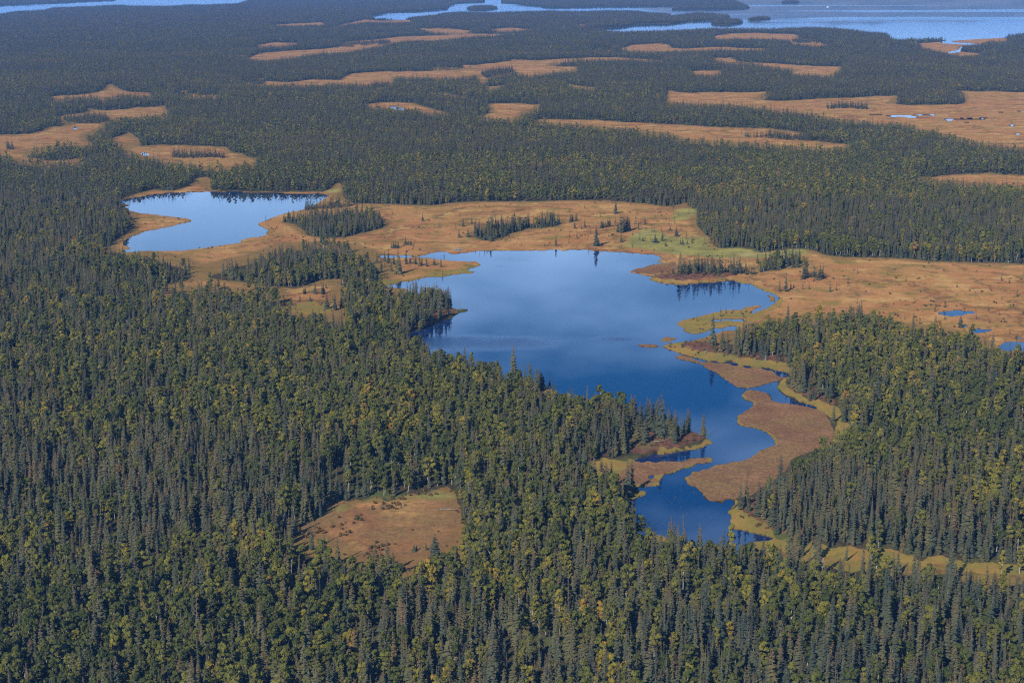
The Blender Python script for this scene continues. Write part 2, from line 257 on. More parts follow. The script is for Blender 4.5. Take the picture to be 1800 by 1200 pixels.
green = [T('Y4', 60,450, 120,360, 330,280, 430,330, 560,390, 700,370, 850,380, 900,480, 1000,490, 1100,470, 1190,480, 1250,530, 1400,500, 1600,490, 1720,500, 1760,540, 1600,560, 1450,570, 1250,590, 1000,585, 800,575, 500,545, 200,500, 0,470),
  T('Y4', 430,235, 560,130, 680,120, 780,165, 680,230, 560,255), T('Y1', 830,172, 1100,180, 1500,182, 1800,172, 1810,205, 1500,194, 1000,184, 840,180), T('Y2', 640,90, 760,30, 810,40, 810,100, 700,115),
  T('Y3', 220,395, 430,410, 540,440, 380,435, 260,420), T('Z8', 20,470, 130,435, 250,375, 330,350, 340,300, 380,235, 520,200, 850,180, 1070,150, 1460,95, 1520,150, 1560,350, 1480,300, 1400,200, 1100,230, 900,240, 700,250, 500,310, 330,410, 150,480)]
heath = [T('Z6', 560,860, 640,790, 700,640, 900,560, 1100,500, 1360,555, 1450,590, 1570,610, 1700,650, 1650,700, 1500,740, 1300,775, 1000,810, 800,835), T('Z6', 0,160, 100,170, 240,192, 300,202, 400,245, 340,270, 300,350, 200,330, 0,230),
  T('Z5', 340,480, 440,320, 640,330, 680,380, 580,430, 400,500, 200,560, 120,560), T('Z1', 320,350, 450,335, 600,330, 900,310, 1240,320, 1240,350, 1000,370, 700,395, 480,395),
  T('Z2', 640,130, 700,80, 900,100, 1300,140, 1600,200, 1800,260, 1800,320, 1600,295, 1280,268, 1000,235, 800,190), T('Z4', 930,180, 970,120, 1060,150, 1200,230, 1330,320, 1330,345, 1200,315, 1080,285, 1000,248),
  T('Z7', 1060,250, 1150,190, 1300,150, 1500,300, 1800,420, 1800,560, 1560,510, 1400,440, 1200,400, 1080,340)]
mats = [T('Z4', 560,260, 600,205, 760,220, 820,290, 1130,345, 1240,385, 1330,560, 1280,660, 1000,760, 900,900, 640,1080, 520,1100, 320,1120, 90,930, 250,850, 650,750, 850,650, 760,540, 530,490, 540,420, 670,320),
  T('Z3', 640,425, 900,432, 1200,420, 1510,380, 1520,440, 1200,500, 1000,580, 960,680, 720,700, 500,680, 520,560), T('Y4', 140,690, 300,630, 540,600, 560,680, 400,720, 250,710)] + islands

bare = [T('P', 1118,735, 1150,725, 1190,735, 1275,752, 1280,800, 1180,812, 1075,830, 1085,800, 1105,770), T('P', 878,668, 900,662, 990,680, 1010,720, 975,722, 930,705, 890,692), T('P', 1040,830, 1120,815, 1290,800, 1290,850, 1140,880, 1060,880),
  T('P', 790,530, 815,535, 820,560, 780,565, 760,555), T('P', 1145,478, 1300,478, 1300,500, 1145,500)]
print('raster fill')
lakes = [('lake', 'large calm blue lake with ragged shore in the middle of the view', near_lake, 2.6), ('lake', 'smaller pale lake with forest mirrored along its far shore', left_lake, 2.0),
         ('lake', 'sliver of pale lake in the top left corner', west_lake, .6), ('lake', 'great far lake with wooded islands along the top of the view', great_lake, .6)]
lake_cov = []
water = np.zeros((NH, NW), np.float32)
for k, (_, _, p, amp) in enumerate(lakes):
    c = fill(rough(p, amp, 10 + k)); lake_cov.append(c); water = np.maximum(water, c)
land = np.zeros_like(water)
for k, p in enumerate(islands + great_islands): land = np.maximum(land, fill(rough(p, 2.0, 40 + k)))
water = np.minimum(water, 1 - land)
pond_cov = [fill(rough(p, 2.2, 80 + k)) for k, p in enumerate(ponds)]
_bx, _by = px2w(*np.meshgrid(np.arange(NW) + U0 + .5, np.arange(NH) + V0 + .5))
_brk = sstep(.48, .56, vnoise(_bx / 2.4, _by, 9, 95, 3))
for k in (3, 10, 11, 12, 13, 14): pond_cov[k] = pond_cov[k] * _brk
for c in pond_cov: water = np.maximum(water, c)
bog_cov = [fill(rough(p, a, 120 + k)) for k, (_, _, p, a) in enumerate(bogs)]
far_cov = [fill(rough(p, 5.0, 150 + k)) for k, p in enumerate(far_bogs)]
bog = np.zeros_like(water)
for c in bog_cov + far_cov: bog = np.maximum(bog, c)
grove = np.zeros_like(water)
for k, p in enumerate(groves): grove = np.maximum(grove, fill(rough(p, 2, 200 + k)))
def union(lst, amp, s):
    o = np.zeros_like(water)
    for k, p in enumerate(lst): o = np.maximum(o, fill(rough(p, amp, s + k)))
    return o
m_gold = union(gold, 3, 230); m_green = union(green, 3, 260); m_heath = union(heath, 3, 290); m_mat = union(mats, 1, 320); m_bare = union(bare, .5, 350)
# low ground that the nearer treetops hide still carries bog: push every open patch towards the camera by part of a tree height
m_gold_seen = m_gold.copy()
bog_ground = bog.copy()
for r_ in range(NH - 1, -1, -1):
    sh = int(.035 * max(VROW[r_] + 50, 0))
    if VROW[r_] > 925: m_gold[r_] = np.maximum(m_gold[r_], m_gold_seen[r_ - 24:r_ + 1].max(axis=0) * (np.arange(NW) + U0 > 1290) * .8)
    if sh > 0 and r_ - sh >= 0: bog_ground[r_] = np.maximum(bog_ground[r_], bog[r_ - sh:r_ + 1].max(axis=0) * .9)
bog_ground *= (1 - grove)
print('blur')
w_soft = box1(box1(water, 1, 0), 1, 1) * .5 + water * .5
_X, _Y = px2w(*np.meshgrid(np.arange(NW) + U0 + .5, VROW))
w_rag = wblur(water, 1.3); w_rag = w_rag + (vnoise(_X, _Y, 3.2, 55, 3) - .5) * 1.1 * (1 - np.abs(2 * w_rag - 1)); rag = sstep(380, 520, VROW)[:, None]
w_soft = w_soft * (1 - rag) + np.clip(w_rag, 0, 1) * rag
near_water = wblur(water, 3.2)
openland = np.clip(np.maximum.reduce([bog * (1 - grove), m_gold_seen, m_green, m_mat, water]), 0, 1)
forest = 1 - openland
forest_b = wblur(forest, 5)
forest_wide = wblur(forest, 45); forest_far = wblur(forest, 20)
heath_b = wblur(m_heath * (1 - water), 9)
# height of the ground above the water
UU, VV = np.meshgrid(np.arange(NW) + U0 + .5, VROW)
XX, YY = px2w(UU, VV)
relief = sstep(.7, 1.0, forest_wide) * (vnoise(XX, YY, 260, 3, 2) * 7 - 1) + heath_b * 2.6
relief = np.clip(relief, 0, 8) * (1 - sstep(.0, .25, near_water)) * np.clip((VV + 20) / 60, 0, 1)
zland = np.clip((.5 - w_soft) * 2.4, -1.2, .40)
hgt = (zland + np.where(w_soft < .5, relief, 0)).astype(np.float32)

# ------------------------------------------------------------------ materials
def mat(name):
    m = bpy.data.materials.new(name); m.use_nodes = True; n = m.node_tree; n.nodes.clear()
    return m, n
class N:
    def __init__(s, nt): s.nt = nt
    def n(s, t, **kw):
        o = s.nt.nodes.new(t)
        for k, v in kw.items(): setattr(o, k, v)
        return o
    def link(s, a, b): s.nt.links.new(a, b)
    def noise(s, vec, scale, detail=4, rough=.55, out='Fac'):
        o = s.n('ShaderNodeTexNoise'); o.inputs['Scale'].default_value = scale; o.inputs['Detail'].default_value = detail; o.inputs['Roughness'].default_value = rough
        if vec is not None: s.link(vec, o.inputs['Vector'])
        return o.outputs[out]
    def rng(s, v, a, b, c=0, d=1, smooth=True):
        o = s.n('ShaderNodeMapRange'); o.interpolation_type = 'SMOOTHSTEP' if smooth else 'LINEAR'
        for k, x in (('From Min', a), ('From Max', b), ('To Min', c), ('To Max', d)): o.inputs[k].default_value = x
        s.link(v, o.inputs['Value']); return o.outputs[0]
    def math(s, op, a, b=None, c=None):
        o = s.n('ShaderNodeMath', operation=op)
        for i, x in enumerate((a, b, c)):
            if x is None: continue
            if isinstance(x, (int, float)): o.inputs[i].default_value = x
            else: s.link(x, o.inputs[i])
        return o.outputs[0]
    def mix(s, f, a, b, mode='MIX'):
        o = s.n('ShaderNodeMix', data_type='RGBA', blend_type=mode)
        for k, x in (('Factor', f), ('A', a), ('B', b)):
            if isinstance(x, (int, float)): o.inputs[k].default_value = x
            elif isinstance(x, tuple): o.inputs[k].default_value = (*x, 1)
            else: s.link(x, o.inputs[k])
        return o.outputs['Result']
    def ramp(s, v, stops):
        o = s.n('ShaderNodeValToRGB'); e = o.color_ramp.elements
        while len(e) < len(stops): e.new(.5)
        for i, (p, c) in enumerate(stops): e[i].position = p; e[i].color = (*c, 1)
        s.link(v, o.inputs[0]); return o.outputs[0]

def ground_material():
    m, n = mat('ground_cover'); g = N(n)
    pos = g.n('ShaderNodeNewGeometry').outputs['Position']
    a1 = g.n('ShaderNodeAttribute', attribute_name='cover_a'); a2 = g.n('ShaderNodeAttribute', attribute_name='cover_b')
    s1 = g.n('ShaderNodeSeparateColor'); g.link(a1.outputs['Color'], s1.inputs[0])
    s2 = g.n('ShaderNodeSeparateColor'); g.link(a2.outputs['Color'], s2.inputs[0])
    big = g.noise(pos, .010, 5, .6); mid = g.noise(pos, .045, 5, .62); fine = g.noise(pos, .35, 4, .65); tiny = g.noise(pos, 1.6, 3, .6)
    brk = g.math('MULTIPLY', g.math('SUBTRACT', g.math('ADD', g.math('MULTIPLY', mid, .6), g.math('MULTIPLY', fine, .4)), .5), .9)
    def wgt(sock): return g.rng(g.math('ADD', sock, brk), .34, .66)
    floor = g.mix(g.rng(fine, .35, .65), (.024, .024, .013), (.058, .044, .024))
    floor = g.mix(g.rng(mid, .45, .65), floor, (.060, .072, .022))
    wide = g.noise(pos, .0045, 4, .6)
    bogc = g.ramp(big, [(.30, (.190, .098, .045)), (.42, (.235, .125, .056)), (.50, (.270, .155, .072)), (.58, (.225, .108, .048)), (.68, (.255, .160, .074))])
    bogc = g.mix(g.rng(wide, .46, .62, 0, .7), bogc, (.235, .150, .058))
    bogc = g.mix(g.rng(mid, .50, .62, 0, .85), bogc, (.150, .120, .038))
    bogc = g.mix(g.rng(g.noise(pos, .030, 6, .7), .52, .62, 0, .7), bogc, (.330, .230, .100))
    bogc = g.mix(g.rng(mid, .46, .34, 0, .45), bogc, (.285, .145, .066))
    bogc = g.mix(g.rng(g.noise(pos, .09, 5, .72), .56, .66, 0, .8), bogc, (.080, .066, .026))
    bogc = g.mix(g.rng(g.noise(pos, .022, 6, .72), .54, .64, 0, .55), bogc, (.125, .070, .036))
    bogc = g.mix(g.rng(fine, .48, .66, 0, .5), bogc, (.125, .082, .036))
    rid = g.math('ABSOLUTE', g.math('SUBTRACT', g.noise(pos, .0075, 6, .62), .5))
    bogc = g.mix(g.rng(rid, .003, .018, .55, 0), bogc, (.085, .045, .026))
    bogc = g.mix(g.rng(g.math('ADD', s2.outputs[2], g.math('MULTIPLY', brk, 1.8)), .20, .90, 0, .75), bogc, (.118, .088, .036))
    goldc = g.mix(g.rng(mid, .38, .62), (.195, .130, .032), (.135, .112, .028)); goldc = g.mix(g.rng(fine, .48, .68, 0, .75), goldc, (.10, .095, .028)); goldc = g.mix(g.rng(g.noise(pos, .12, 4, .65), .50, .62, 0, .65), goldc, (.20, .105, .035))
    greenc = g.mix(g.rng(mid, .38, .62), (.110, .112, .034), (.205, .180, .050)); greenc = g.mix(g.rng(fine, .52, .75, 0, .6), greenc, (.075, .090, .030))
    greenc = g.mix(g.rng(big, .52, .66, 0, .6), greenc, (.33, .29, .13))
    heathc = g.mix(g.rng(fine, .35, .65), (.060, .030, .020), (.125, .060, .038)); heathc = g.mix(g.rng(mid, .5, .7, 0, .7), heathc, (.10, .085, .030))
    matc = g.mix(g.rng(mid, .35, .65), (.130, .066, .036), (.190, .105, .052)); matc = g.mix(g.rng(g.noise(pos, .03, 5, .65), .48, .62, 0, .7), matc, (.170, .115, .045)); matc = g.mix(g.rng(g.noise(pos, .06, 5, .7), .52, .64, 0, .6), matc, (.105, .052, .034)); matc = g.mix(g.rng(g.noise(pos, .75, 4, .7), .42, .62, 0, .8), matc, (.085, .050, .028))
    c = g.mix(wgt(s1.outputs[0]), floor, g.mix(1.0, bogc, (1.02, .92, .76), 'MULTIPLY'))
    c = g.mix(wgt(s2.outputs[0]), c, matc)
    c = g.mix(wgt(s1.outputs[2]), c, greenc)
    c = g.mix(wgt(a1.outputs['Alpha']), c, heathc)
    c = g.mix(wgt(s1.outputs[1]), c, goldc)
    c = g.mix(g.rng(tiny, .3, .75, .0, .45), c, g.mix(.6, c, (.02, .015, .008)))
    c = g.mix(s2.outputs[1], c, (.014, .012, .008))
    b = g.n('ShaderNodeBump'); b.inputs['Strength'].default_value = .8; b.inputs['Distance'].default_value = .9
    g.link(g.math('ADD', g.math('MULTIPLY', fine, .7), g.math('MULTIPLY', tiny, .35)), b.inputs['Height'])
    d = g.n('ShaderNodeBsdfDiffuse'); d.inputs['Roughness'].default_value = .9
    g.link(c, d.inputs['Color']); g.link(b.outputs[0], d.inputs['Normal'])
    o = g.n('ShaderNodeOutputMaterial'); g.link(d.outputs[0], o.inputs[0])
    return m
def water_material(name, deep, bump, scale, streaks=False, ruffle=None):
    m, n = mat(name); g = N(n)
    pos = g.n('ShaderNodeNewGeometry').outputs['Position']
    p = g.n('ShaderNodeBsdfPrincipled'); p.inputs['Base Color'].default_value = (*deep, 1)
    p.inputs['Roughness'].default_value = .02; p.inputs['IOR'].default_value = 1.45
    h = g.noise(pos, scale, 3, .5)
    if streaks:
        mp = g.n('ShaderNodeMapping'); mp.inputs['Scale'].default_value = (.0003, .0011, 1); mp.inputs['Rotation'].default_value = (0, 0, R(14)); g.link(pos, mp.inputs['Vector'])
        st = g.noise(mp.outputs[0], 1.0, 4, .55)
        g.link(g.rng(st, .54, .66, .03, .22), p.inputs['Roughness'])
    if ruffle:
        sx = g.n('ShaderNodeSeparateXYZ'); g.link(pos, sx.inputs[0])
        fs = None
        for (cx, cy, rx, ry) in ruffle:
            wob = g.math('MULTIPLY', g.math('SUBTRACT', g.noise(pos, .045, 5, .65), .5), 1.6)
            dx = g.math('DIVIDE', g.math('SUBTRACT', sx.outputs[0], cx), rx); dy = g.math('DIVIDE', g.math('SUBTRACT', sx.outputs[1], cy), ry)
            dd = g.math('ADD', g.math('ADD', g.math('MULTIPLY', dx, dx), g.math('MULTIPLY', dy, dy)), wob)
            e = g.rng(dd, -.2, 1.6, .95, 0.0); fs = e if fs is None else g.math('MAXIMUM', fs, e)
        rip = g.noise(pos, 1.3, 3, .6)
        h = g.math('ADD', h, g.math('MULTIPLY', g.math('MULTIPLY', rip, fs), 3.0))
        g.link(g.math('MULTIPLY_ADD', fs, .32, .02), p.inputs['Roughness'])
    b = g.n('ShaderNodeBump'); b.inputs['Strength'].default_value = 1; b.inputs['Distance'].default_value = bump
    g.link(h, b.inputs['Height']); g.link(b.outputs[0], p.inputs['Normal'])
    o = g.n('ShaderNodeOutputMaterial'); g.link(p.outputs[0], o.inputs[0])
    return m
def foliage_material(name, stops, top=None, transl=.0):
    m, n = mat(name); g = N(n)
    at = g.n('ShaderNodeAttribute', attribute_name='tint', attribute_type='INSTANCER')
    gt = g.n('ShaderNodeAttribute', attribute_name='ptint', attribute_type='GEOMETRY')
    hz = g.n('ShaderNodeAttribute', attribute_name='hz', attribute_type='GEOMETRY')
    pos = g.n('ShaderNodeNewGeometry').outputs['Position']
    t = g.math('ADD', at.outputs['Fac'], gt.outputs['Fac'])
    nz = g.noise(pos, .9, 2, .6)
    t2 = g.math('ADD', t, g.math('MULTIPLY', g.math('SUBTRACT', nz, .5), .55))
    c = g.ramp(t2, stops)
    if top:
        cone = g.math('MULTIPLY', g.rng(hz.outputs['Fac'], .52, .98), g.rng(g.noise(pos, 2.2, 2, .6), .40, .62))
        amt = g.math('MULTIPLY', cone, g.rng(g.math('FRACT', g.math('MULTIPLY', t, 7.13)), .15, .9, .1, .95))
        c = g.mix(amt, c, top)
    d = g.n('ShaderNodeBsdfDiffuse'); g.link(c, d.inputs['Color']); sh = d.outputs[0]
    if transl > 0:
        tr = g.n('ShaderNodeBsdfTranslucent'); g.link(g.mix(1.0, c, (1.15, 1.1, .6), 'MULTIPLY'), tr.inputs['Color'])
        mx = g.n('ShaderNodeMixShader'); mx.inputs[0].default_value = transl; g.link(sh, mx.inputs[1]); g.link(tr.outputs[0], mx.inputs[2]); sh = mx.outputs[0]
    o = g.n('ShaderNodeOutputMaterial'); g.link(sh, o.inputs[0])
    return m
def plain_material(name, a, b, scale, rough_=.85):
    m, n = mat(name); g = N(n)
    pos = g.n('ShaderNodeTexCoord').outputs['Object']
    p = g.n('ShaderNodeBsdfPrincipled'); p.inputs['Roughness'].default_value = rough_
    g.link(g.mix(g.rng(g.noise(pos, scale, 4, .6), .35, .65), a, b), p.inputs['Base Color'])
    o = g.n('ShaderNodeOutputMaterial'); g.link(p.outputs[0], o.inputs[0]); return m

M_GROUND = ground_material()
rx, ry = px2w(np.array([845., 1080.]), np.array([602., 596.]))
M_NEAR = water_material('near_lake_water', (.004, .022, .085), .0012, .5, ruffle=[(float(rx[0]), float(ry[0]), 52, 22), (float(rx[1]), float(ry[1]), 14, 8)])
M_LEFT = water_material('calm_lake_water', (.006, .022, .070), .0010, .5)
M_FAR = water_material('far_lake_water', (.010, .085, .230), .004, .05, streaks=True)
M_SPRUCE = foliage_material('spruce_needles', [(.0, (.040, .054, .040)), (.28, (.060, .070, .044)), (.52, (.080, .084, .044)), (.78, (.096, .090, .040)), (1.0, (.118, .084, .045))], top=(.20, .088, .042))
M_BIRCH = foliage_material('birch_leaves', [(.0, (.060, .076, .024)), (.30, (.102, .112, .028)), (.55, (.158, .155, .032)), (.80, (.235, .200, .034)), (.93, (.33, .205, .034)), (1.0, (.29, .140, .035))], transl=.25)
M_BARK = plain_material('spruce_bark', (.10, .080, .065), (.17, .145, .125), 3)
M_PALE = plain_material('birch_bark', (.24, .23, .21), (.38, .37, .34), 4)
M_GREY = plain_material('weathered_wood', (.20, .19, .18), (.36, .34, .32), 4)
M_SHRUB = foliage_material('shrub_leaves', [(.0, (.060, .062, .024)), (.5, (.10, .080, .030)), (1.0, (.16, .075, .030))])
M_ROCK = plain_material('mountain_rock', (.10, .11, .085), (.20, .19, .16), .002)
M_HULL = plain_material('white_paint', (.78, .78, .78), (.84, .84, .84), 2, .4)
M_GLASS = plain_material('dark_glass', (.03, .04, .05), (.05, .06, .07), 2, .1)
M_TWIG = plain_material('peeled_sticks', (.35, .31, .25), (.52, .48, .40), 5)
M_MUD = plain_material('dark_mud', (.09, .065, .045), (.15, .11, .075), 2)
M_PAD = plain_material('lily_leaf', (.16, .10, .07), (.13, .12, .05), 1)

# ------------------------------------------------------------------ mesh helpers
def mesh_np(name, verts, faces, mats, attrs=None, midx=None, smooth=False):
    me = bpy.data.meshes.new(name); verts = np.asarray(verts, np.float32); faces = np.asarray(faces, np.int32)
    k = faces.shape[1]
    me.vertices.add(len(verts)); me.vertices.foreach_set('co', verts.ravel())
    me.loops.add(faces.size); me.loops.foreach_set('vertex_index', faces.ravel())
    me.polygons.add(len(faces)); me.polygons.foreach_set('loop_start', np.arange(0, faces.size, k, dtype=np.int32))
    me.polygons.foreach_set('use_smooth', np.full(len(faces), smooth))
    if midx is not None: me.polygons.foreach_set('material_index', np.asarray(midx, np.int32))
    for m in mats: me.materials.append(m)
    for an, (ty, arr) in (attrs or {}).items():
        a = me.attributes.new(an, ty, 'POINT'); arr = np.asarray(arr)
        a.data.foreach_set({'FLOAT': 'value', 'INT': 'value', 'FLOAT_VECTOR': 'vector', 'FLOAT_COLOR': 'color'}[ty], arr.astype(np.int32 if ty == 'INT' else np.float32).ravel())
    me.update(calc_edges=True)
    return me
def obj(name, me, parent=None, label=None, category=None, group=None, kind=None):
    o = bpy.data.objects.new(name, me); COL.objects.link(o)
    if parent is not None: o.parent = parent
    for k, v in (('label', label), ('category', category), ('group', group), ('kind', kind)):
        if v: o[k] = v
    return o

# ------------------------------------------------------------------ ground and water: one sheet, finer where the picture shows more
print('ground')
us = np.arange(U0, U1 - 1, 2.0) + .5
vs_ = np.concatenate([np.arange(-35.0, 180, 1.0), np.arange(180, V1 - 2, 2.0)])
GU, GV = np.meshgrid(us, vs_); nu, nv = len(us), len(vs_)
GX, GY = px2w(GU, GV)
gz = sample(hgt, GU, GV)
fringe = (.25 + 1.3 * sstep(.3, .7, vnoise(GX, GY, 18, 57, 3))) * sstep(.06, .30, sample(near_water, GU, GV)) * (1 - sample(water, GU, GV)) * np.clip((GV - 60) / 200, .0, 1)
va = np.stack([sample(box1(box1(bog_ground, 1, 0), 2, 1), GU, GV), np.maximum(np.maximum(sample(box1(m_gold, 2, 1), GU, GV) * np.where(GV > 925, .72, 1), fringe * .44), sample(bog_cov[1], GU, GV) * .34), sample(wblur(m_green, 9), GU, GV) * np.where(GV > 800, .80, .66), sample(box1(m_heath, 3, 1), GU, GV)], -1).reshape(-1, 4)
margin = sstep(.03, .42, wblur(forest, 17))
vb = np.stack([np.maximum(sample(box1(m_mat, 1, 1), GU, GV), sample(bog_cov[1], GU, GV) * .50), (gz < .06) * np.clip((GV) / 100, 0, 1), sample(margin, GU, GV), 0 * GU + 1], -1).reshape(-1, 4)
VERT = np.stack([GX, GY, gz], -1).reshape(-1, 3)
ii = np.arange(nv * nu).reshape(nv, nu)
FACES = np.stack([ii[:-1, :-1], ii[1:, :-1], ii[1:, 1:], ii[:-1, 1:]], -1)      # rows run towards the camera
FC_U = (GU[:-1, :-1] + GU[1:, 1:]) / 2; FC_V = (GV[:-1, :-1] + GV[1:, 1:]) / 2
def sheet(name, mask, verts, m, attrs=True, **kw):
    f = FACES[mask]
    if len(f) == 0: return None
    used, inv = np.unique(f.ravel(), return_inverse=True)
    at = {'cover_a': ('FLOAT_COLOR', va[used]), 'cover_b': ('FLOAT_COLOR', vb[used])} if attrs else None
    return obj(name, mesh_np(name, verts[used], inv.reshape(-1, 4), [m], at, smooth=True), **kw)
taken = np.zeros(FC_U.shape, bool)
wet = sample(water, FC_U, FC_V) > .5
FAR_LABELS = ['orange bog with a pointed back edge at the upper left', 'thin strip of bog with a few trees right of the pointed bog', 'crescent of orange bog below the pointed one at the upper left', 'wide orange bog reaching the left edge of the view',
  'little bog pocket among spruces right of the left-edge bog', 'pond-dotted bog strip above the smaller pale lake', 'small red clearing left of the smaller pale lake', 'thin far bog line at the upper centre left', 'faint bog beside the far lake inlet', 'long slanting bog band at the upper centre left',
  'short bog strip above the long slanting band', 'tiny bog gap left of the slanting band', 'faint far bog under the lake islands', 'narrow far bog at the upper centre', 'tiny bog clearing near the far inlet', 'large branching orange bog in the upper centre', 'small bog sliver below the branching bog',
  'tiny bog opening in the central upper forest', 'narrow bog opening right of the upper centre', 'bog with a white pond in its front edge at the upper centre', 'hourglass-shaped bog in the upper centre', 'long thin bog band running right across the middle forest', 'wide pale bog with silvery pools at the right edge',
  'far bog just below the great lake on the right', 'far bog with a tiny white pool at the upper right', 'stepped narrow bog at the upper right', 'tiny bog sliver at the upper right', 'brown tidal flat at the stream mouth on the great lake', 'orange bog strip at the right edge above the big forest']
for cov, lab, nm in [(c, l, 'bog_meadow') for c, (_, l, _, _) in zip(bog_cov, bogs)] + [(c, l, 'bog_meadow') for c, l in zip(far_cov, FAR_LABELS)]:
    mk = (sample(cov * (1 - grove), FC_U, FC_V) > .5) & ~taken & ~wet
    taken |= mk
    sheet(nm, mk, VERT, M_GROUND, label=lab, kind='structure')
sheet('ground', ~taken, VERT, M_GROUND, label='mossy forest floor under the spruce and birch woods', kind='structure')
WV = VERT.copy(); WV[:, 2] = 0
wtaken = np.zeros(FC_U.shape, bool)
for (nm, lab, _, _), c, m in zip(lakes, lake_cov, (M_NEAR, M_LEFT, M_FAR, M_FAR)):
    mk = (sample(box1(box1(c, 4, 0), 4, 1), FC_U, FC_V) > .01) & ~wtaken; wtaken |= mk
    sheet(nm, mk, WV, m, attrs=False, label=lab, kind='structure')
POND_LABELS = ['blue pool in the big right-hand bog', 'tiny curved pool beside a lone spruce in the right bog', 'blue pond at the forest edge of the right bog', 'murky shallow pool below the blue pond of the right bog', 'small pool near the right edge of the bog', 'blue pond cut by the right edge of the picture',
  'tiny pool half hidden behind spruces at the right bog', 'narrow channel pool in the golden sedge bank', 'tiny pool in the golden sedge bank', 'puddle on the brown floating mat', 'silvery pool at the left of the far pale bog', 'long silvery pool in the far pale bog', 'silvery pool in the middle of the far pale bog',
  'ragged silvery pool at the right of the far pale bog', 'pool near the right edge of the far pale bog', 'faint pool below the silvery ones', 'small pale pool low in the far bog', 'white pool in the bog at the left edge', 'white pool in the bog above the smaller lake', 'white pool in the upper centre bog', 'thin pool in the far forest', 'pale stream mouth at the great lake', 'pale stream bend behind the far flat']
for k, c in enumerate(pond_cov):
    mk = (sample(box1(box1(c, 2, 0), 2, 1), FC_U, FC_V) > .01) & ~wtaken; wtaken |= mk
    sheet('stream' if k > 20 else 'pond', mk, WV, M_LEFT if k < 21 else M_FAR, attrs=False, label=POND_LABELS[k], kind='structure')

# ------------------------------------------------------------------ mountain ridge beyond the great lake (mirrored in it)
az = np.linspace(-26, 40, 160); dep = np.linspace(0, 1, 24)
AZ, DE = np.meshgrid(np.radians(az), dep)
D_ = 15500 + DE * 7000
crest = np.interp(np.degrees(AZ), [-26, -8, 2, 4.5, 8, 12, 17, 25, 40], [60, 70, 90, 250, 400, 370, 320, 330, 250]) * (1 + .25 * (vnoise(np.degrees(AZ) * 100, DE * 0, 120, 5, 4) - .5))
prof = np.sin(np.clip(DE * 1.25, 0, 1) * math.pi / 2) ** 1.3 * np.where(DE > .8, 1 - (DE - .8) * 2, 1)
hz_ = crest * prof * (1 + .35 * (vnoise(AZ * 15000, D_, 900, 9, 4) - .5)) - 3
MV = np.stack([D_ * np.sin(AZ), D_ * np.cos(AZ), hz_], -1).reshape(-1, 3)
q = np.arange(AZ.size).reshape(AZ.shape)
obj('mountains', mesh_np('mountains', MV, np.stack([q[:-1, :-1], q[:-1, 1:], q[1:, 1:], q[1:, :-1]], -1).reshape(-1, 4), [M_ROCK], smooth=True), label='hazy mountain ridge beyond the great lake', kind='structure')

# ------------------------------------------------------------------ haze
hm, hn = mat('haze'); g = N(hn)
pv = g.n('ShaderNodeVolumePrincipled'); pv.inputs['Color'].default_value = (.21, .46, 1, 1); pv.inputs['Density'].default_value = 4.3e-5; pv.inputs['Anisotropy'].default_value = .15
ho = g.n('ShaderNodeOutputMaterial'); g.link(pv.outputs[0], ho.inputs['Volume'])
hx, hy0, hy1, hz0, hz1 = 26000, -2500, 44000, -5.0, 960.0
hv = [(x, y, z) for z in (hz0, hz1) for y in (hy0, hy1) for x in (-hx, hx)]
obj('haze', mesh_np('haze', hv, [(0, 2, 3, 1), (4, 5, 7, 6), (0, 1, 5, 4), (2, 6, 7, 3), (0, 4, 6, 2), (1, 3, 7, 5)], [hm]), label='thin blue haze filling the air over the valley', kind='stuff')

# ------------------------------------------------------------------ trees
class MB:
    """collects triangles and quads (as triangles) with per-vertex height and tint"""
    def __init__(s): s.v = []; s.f = []; s.h = []; s.t = []; s.m = []; s.n = 0
    def add(s, v, f, h, t=0.0, m=0):
        v = np.asarray(v, float); s.v.append(v); s.f.append(np.asarray(f, int) + s.n); s.n += len(v)
        s.h.append(np.broadcast_to(h, len(v))); s.t.append(np.full(len(v), t)); s.m.append(np.full(len(f), m))
    def mesh(s, name, mats):
        return mesh_np(name, np.concatenate(s.v), np.concatenate(s.f), mats, {'hz': ('FLOAT', np.concatenate(s.h)), 'ptint': ('FLOAT', np.concatenate(s.t))}, np.concatenate(s.m))
def trunk(mb, pts, rad, sides, h=0.0, t=0.0, m=0):
    pts = np.asarray(pts, float); k = len(pts); a = np.arange(sides) / sides * 2 * math.pi
    v = np.concatenate([p + np.stack([np.cos(a) * r_, np.sin(a) * r_, 0 * a], -1) for p, r_ in zip(pts, rad)])
    f = []
    for i in range(k - 1):
        for j in range(sides):
            a0, a1 = i * sides + j, i * sides + (j + 1) % sides
            f += [(a0, a1, a1 + sides), (a0, a1 + sides, a0 + sides)]
    mb.add(v, f, h, t, m)
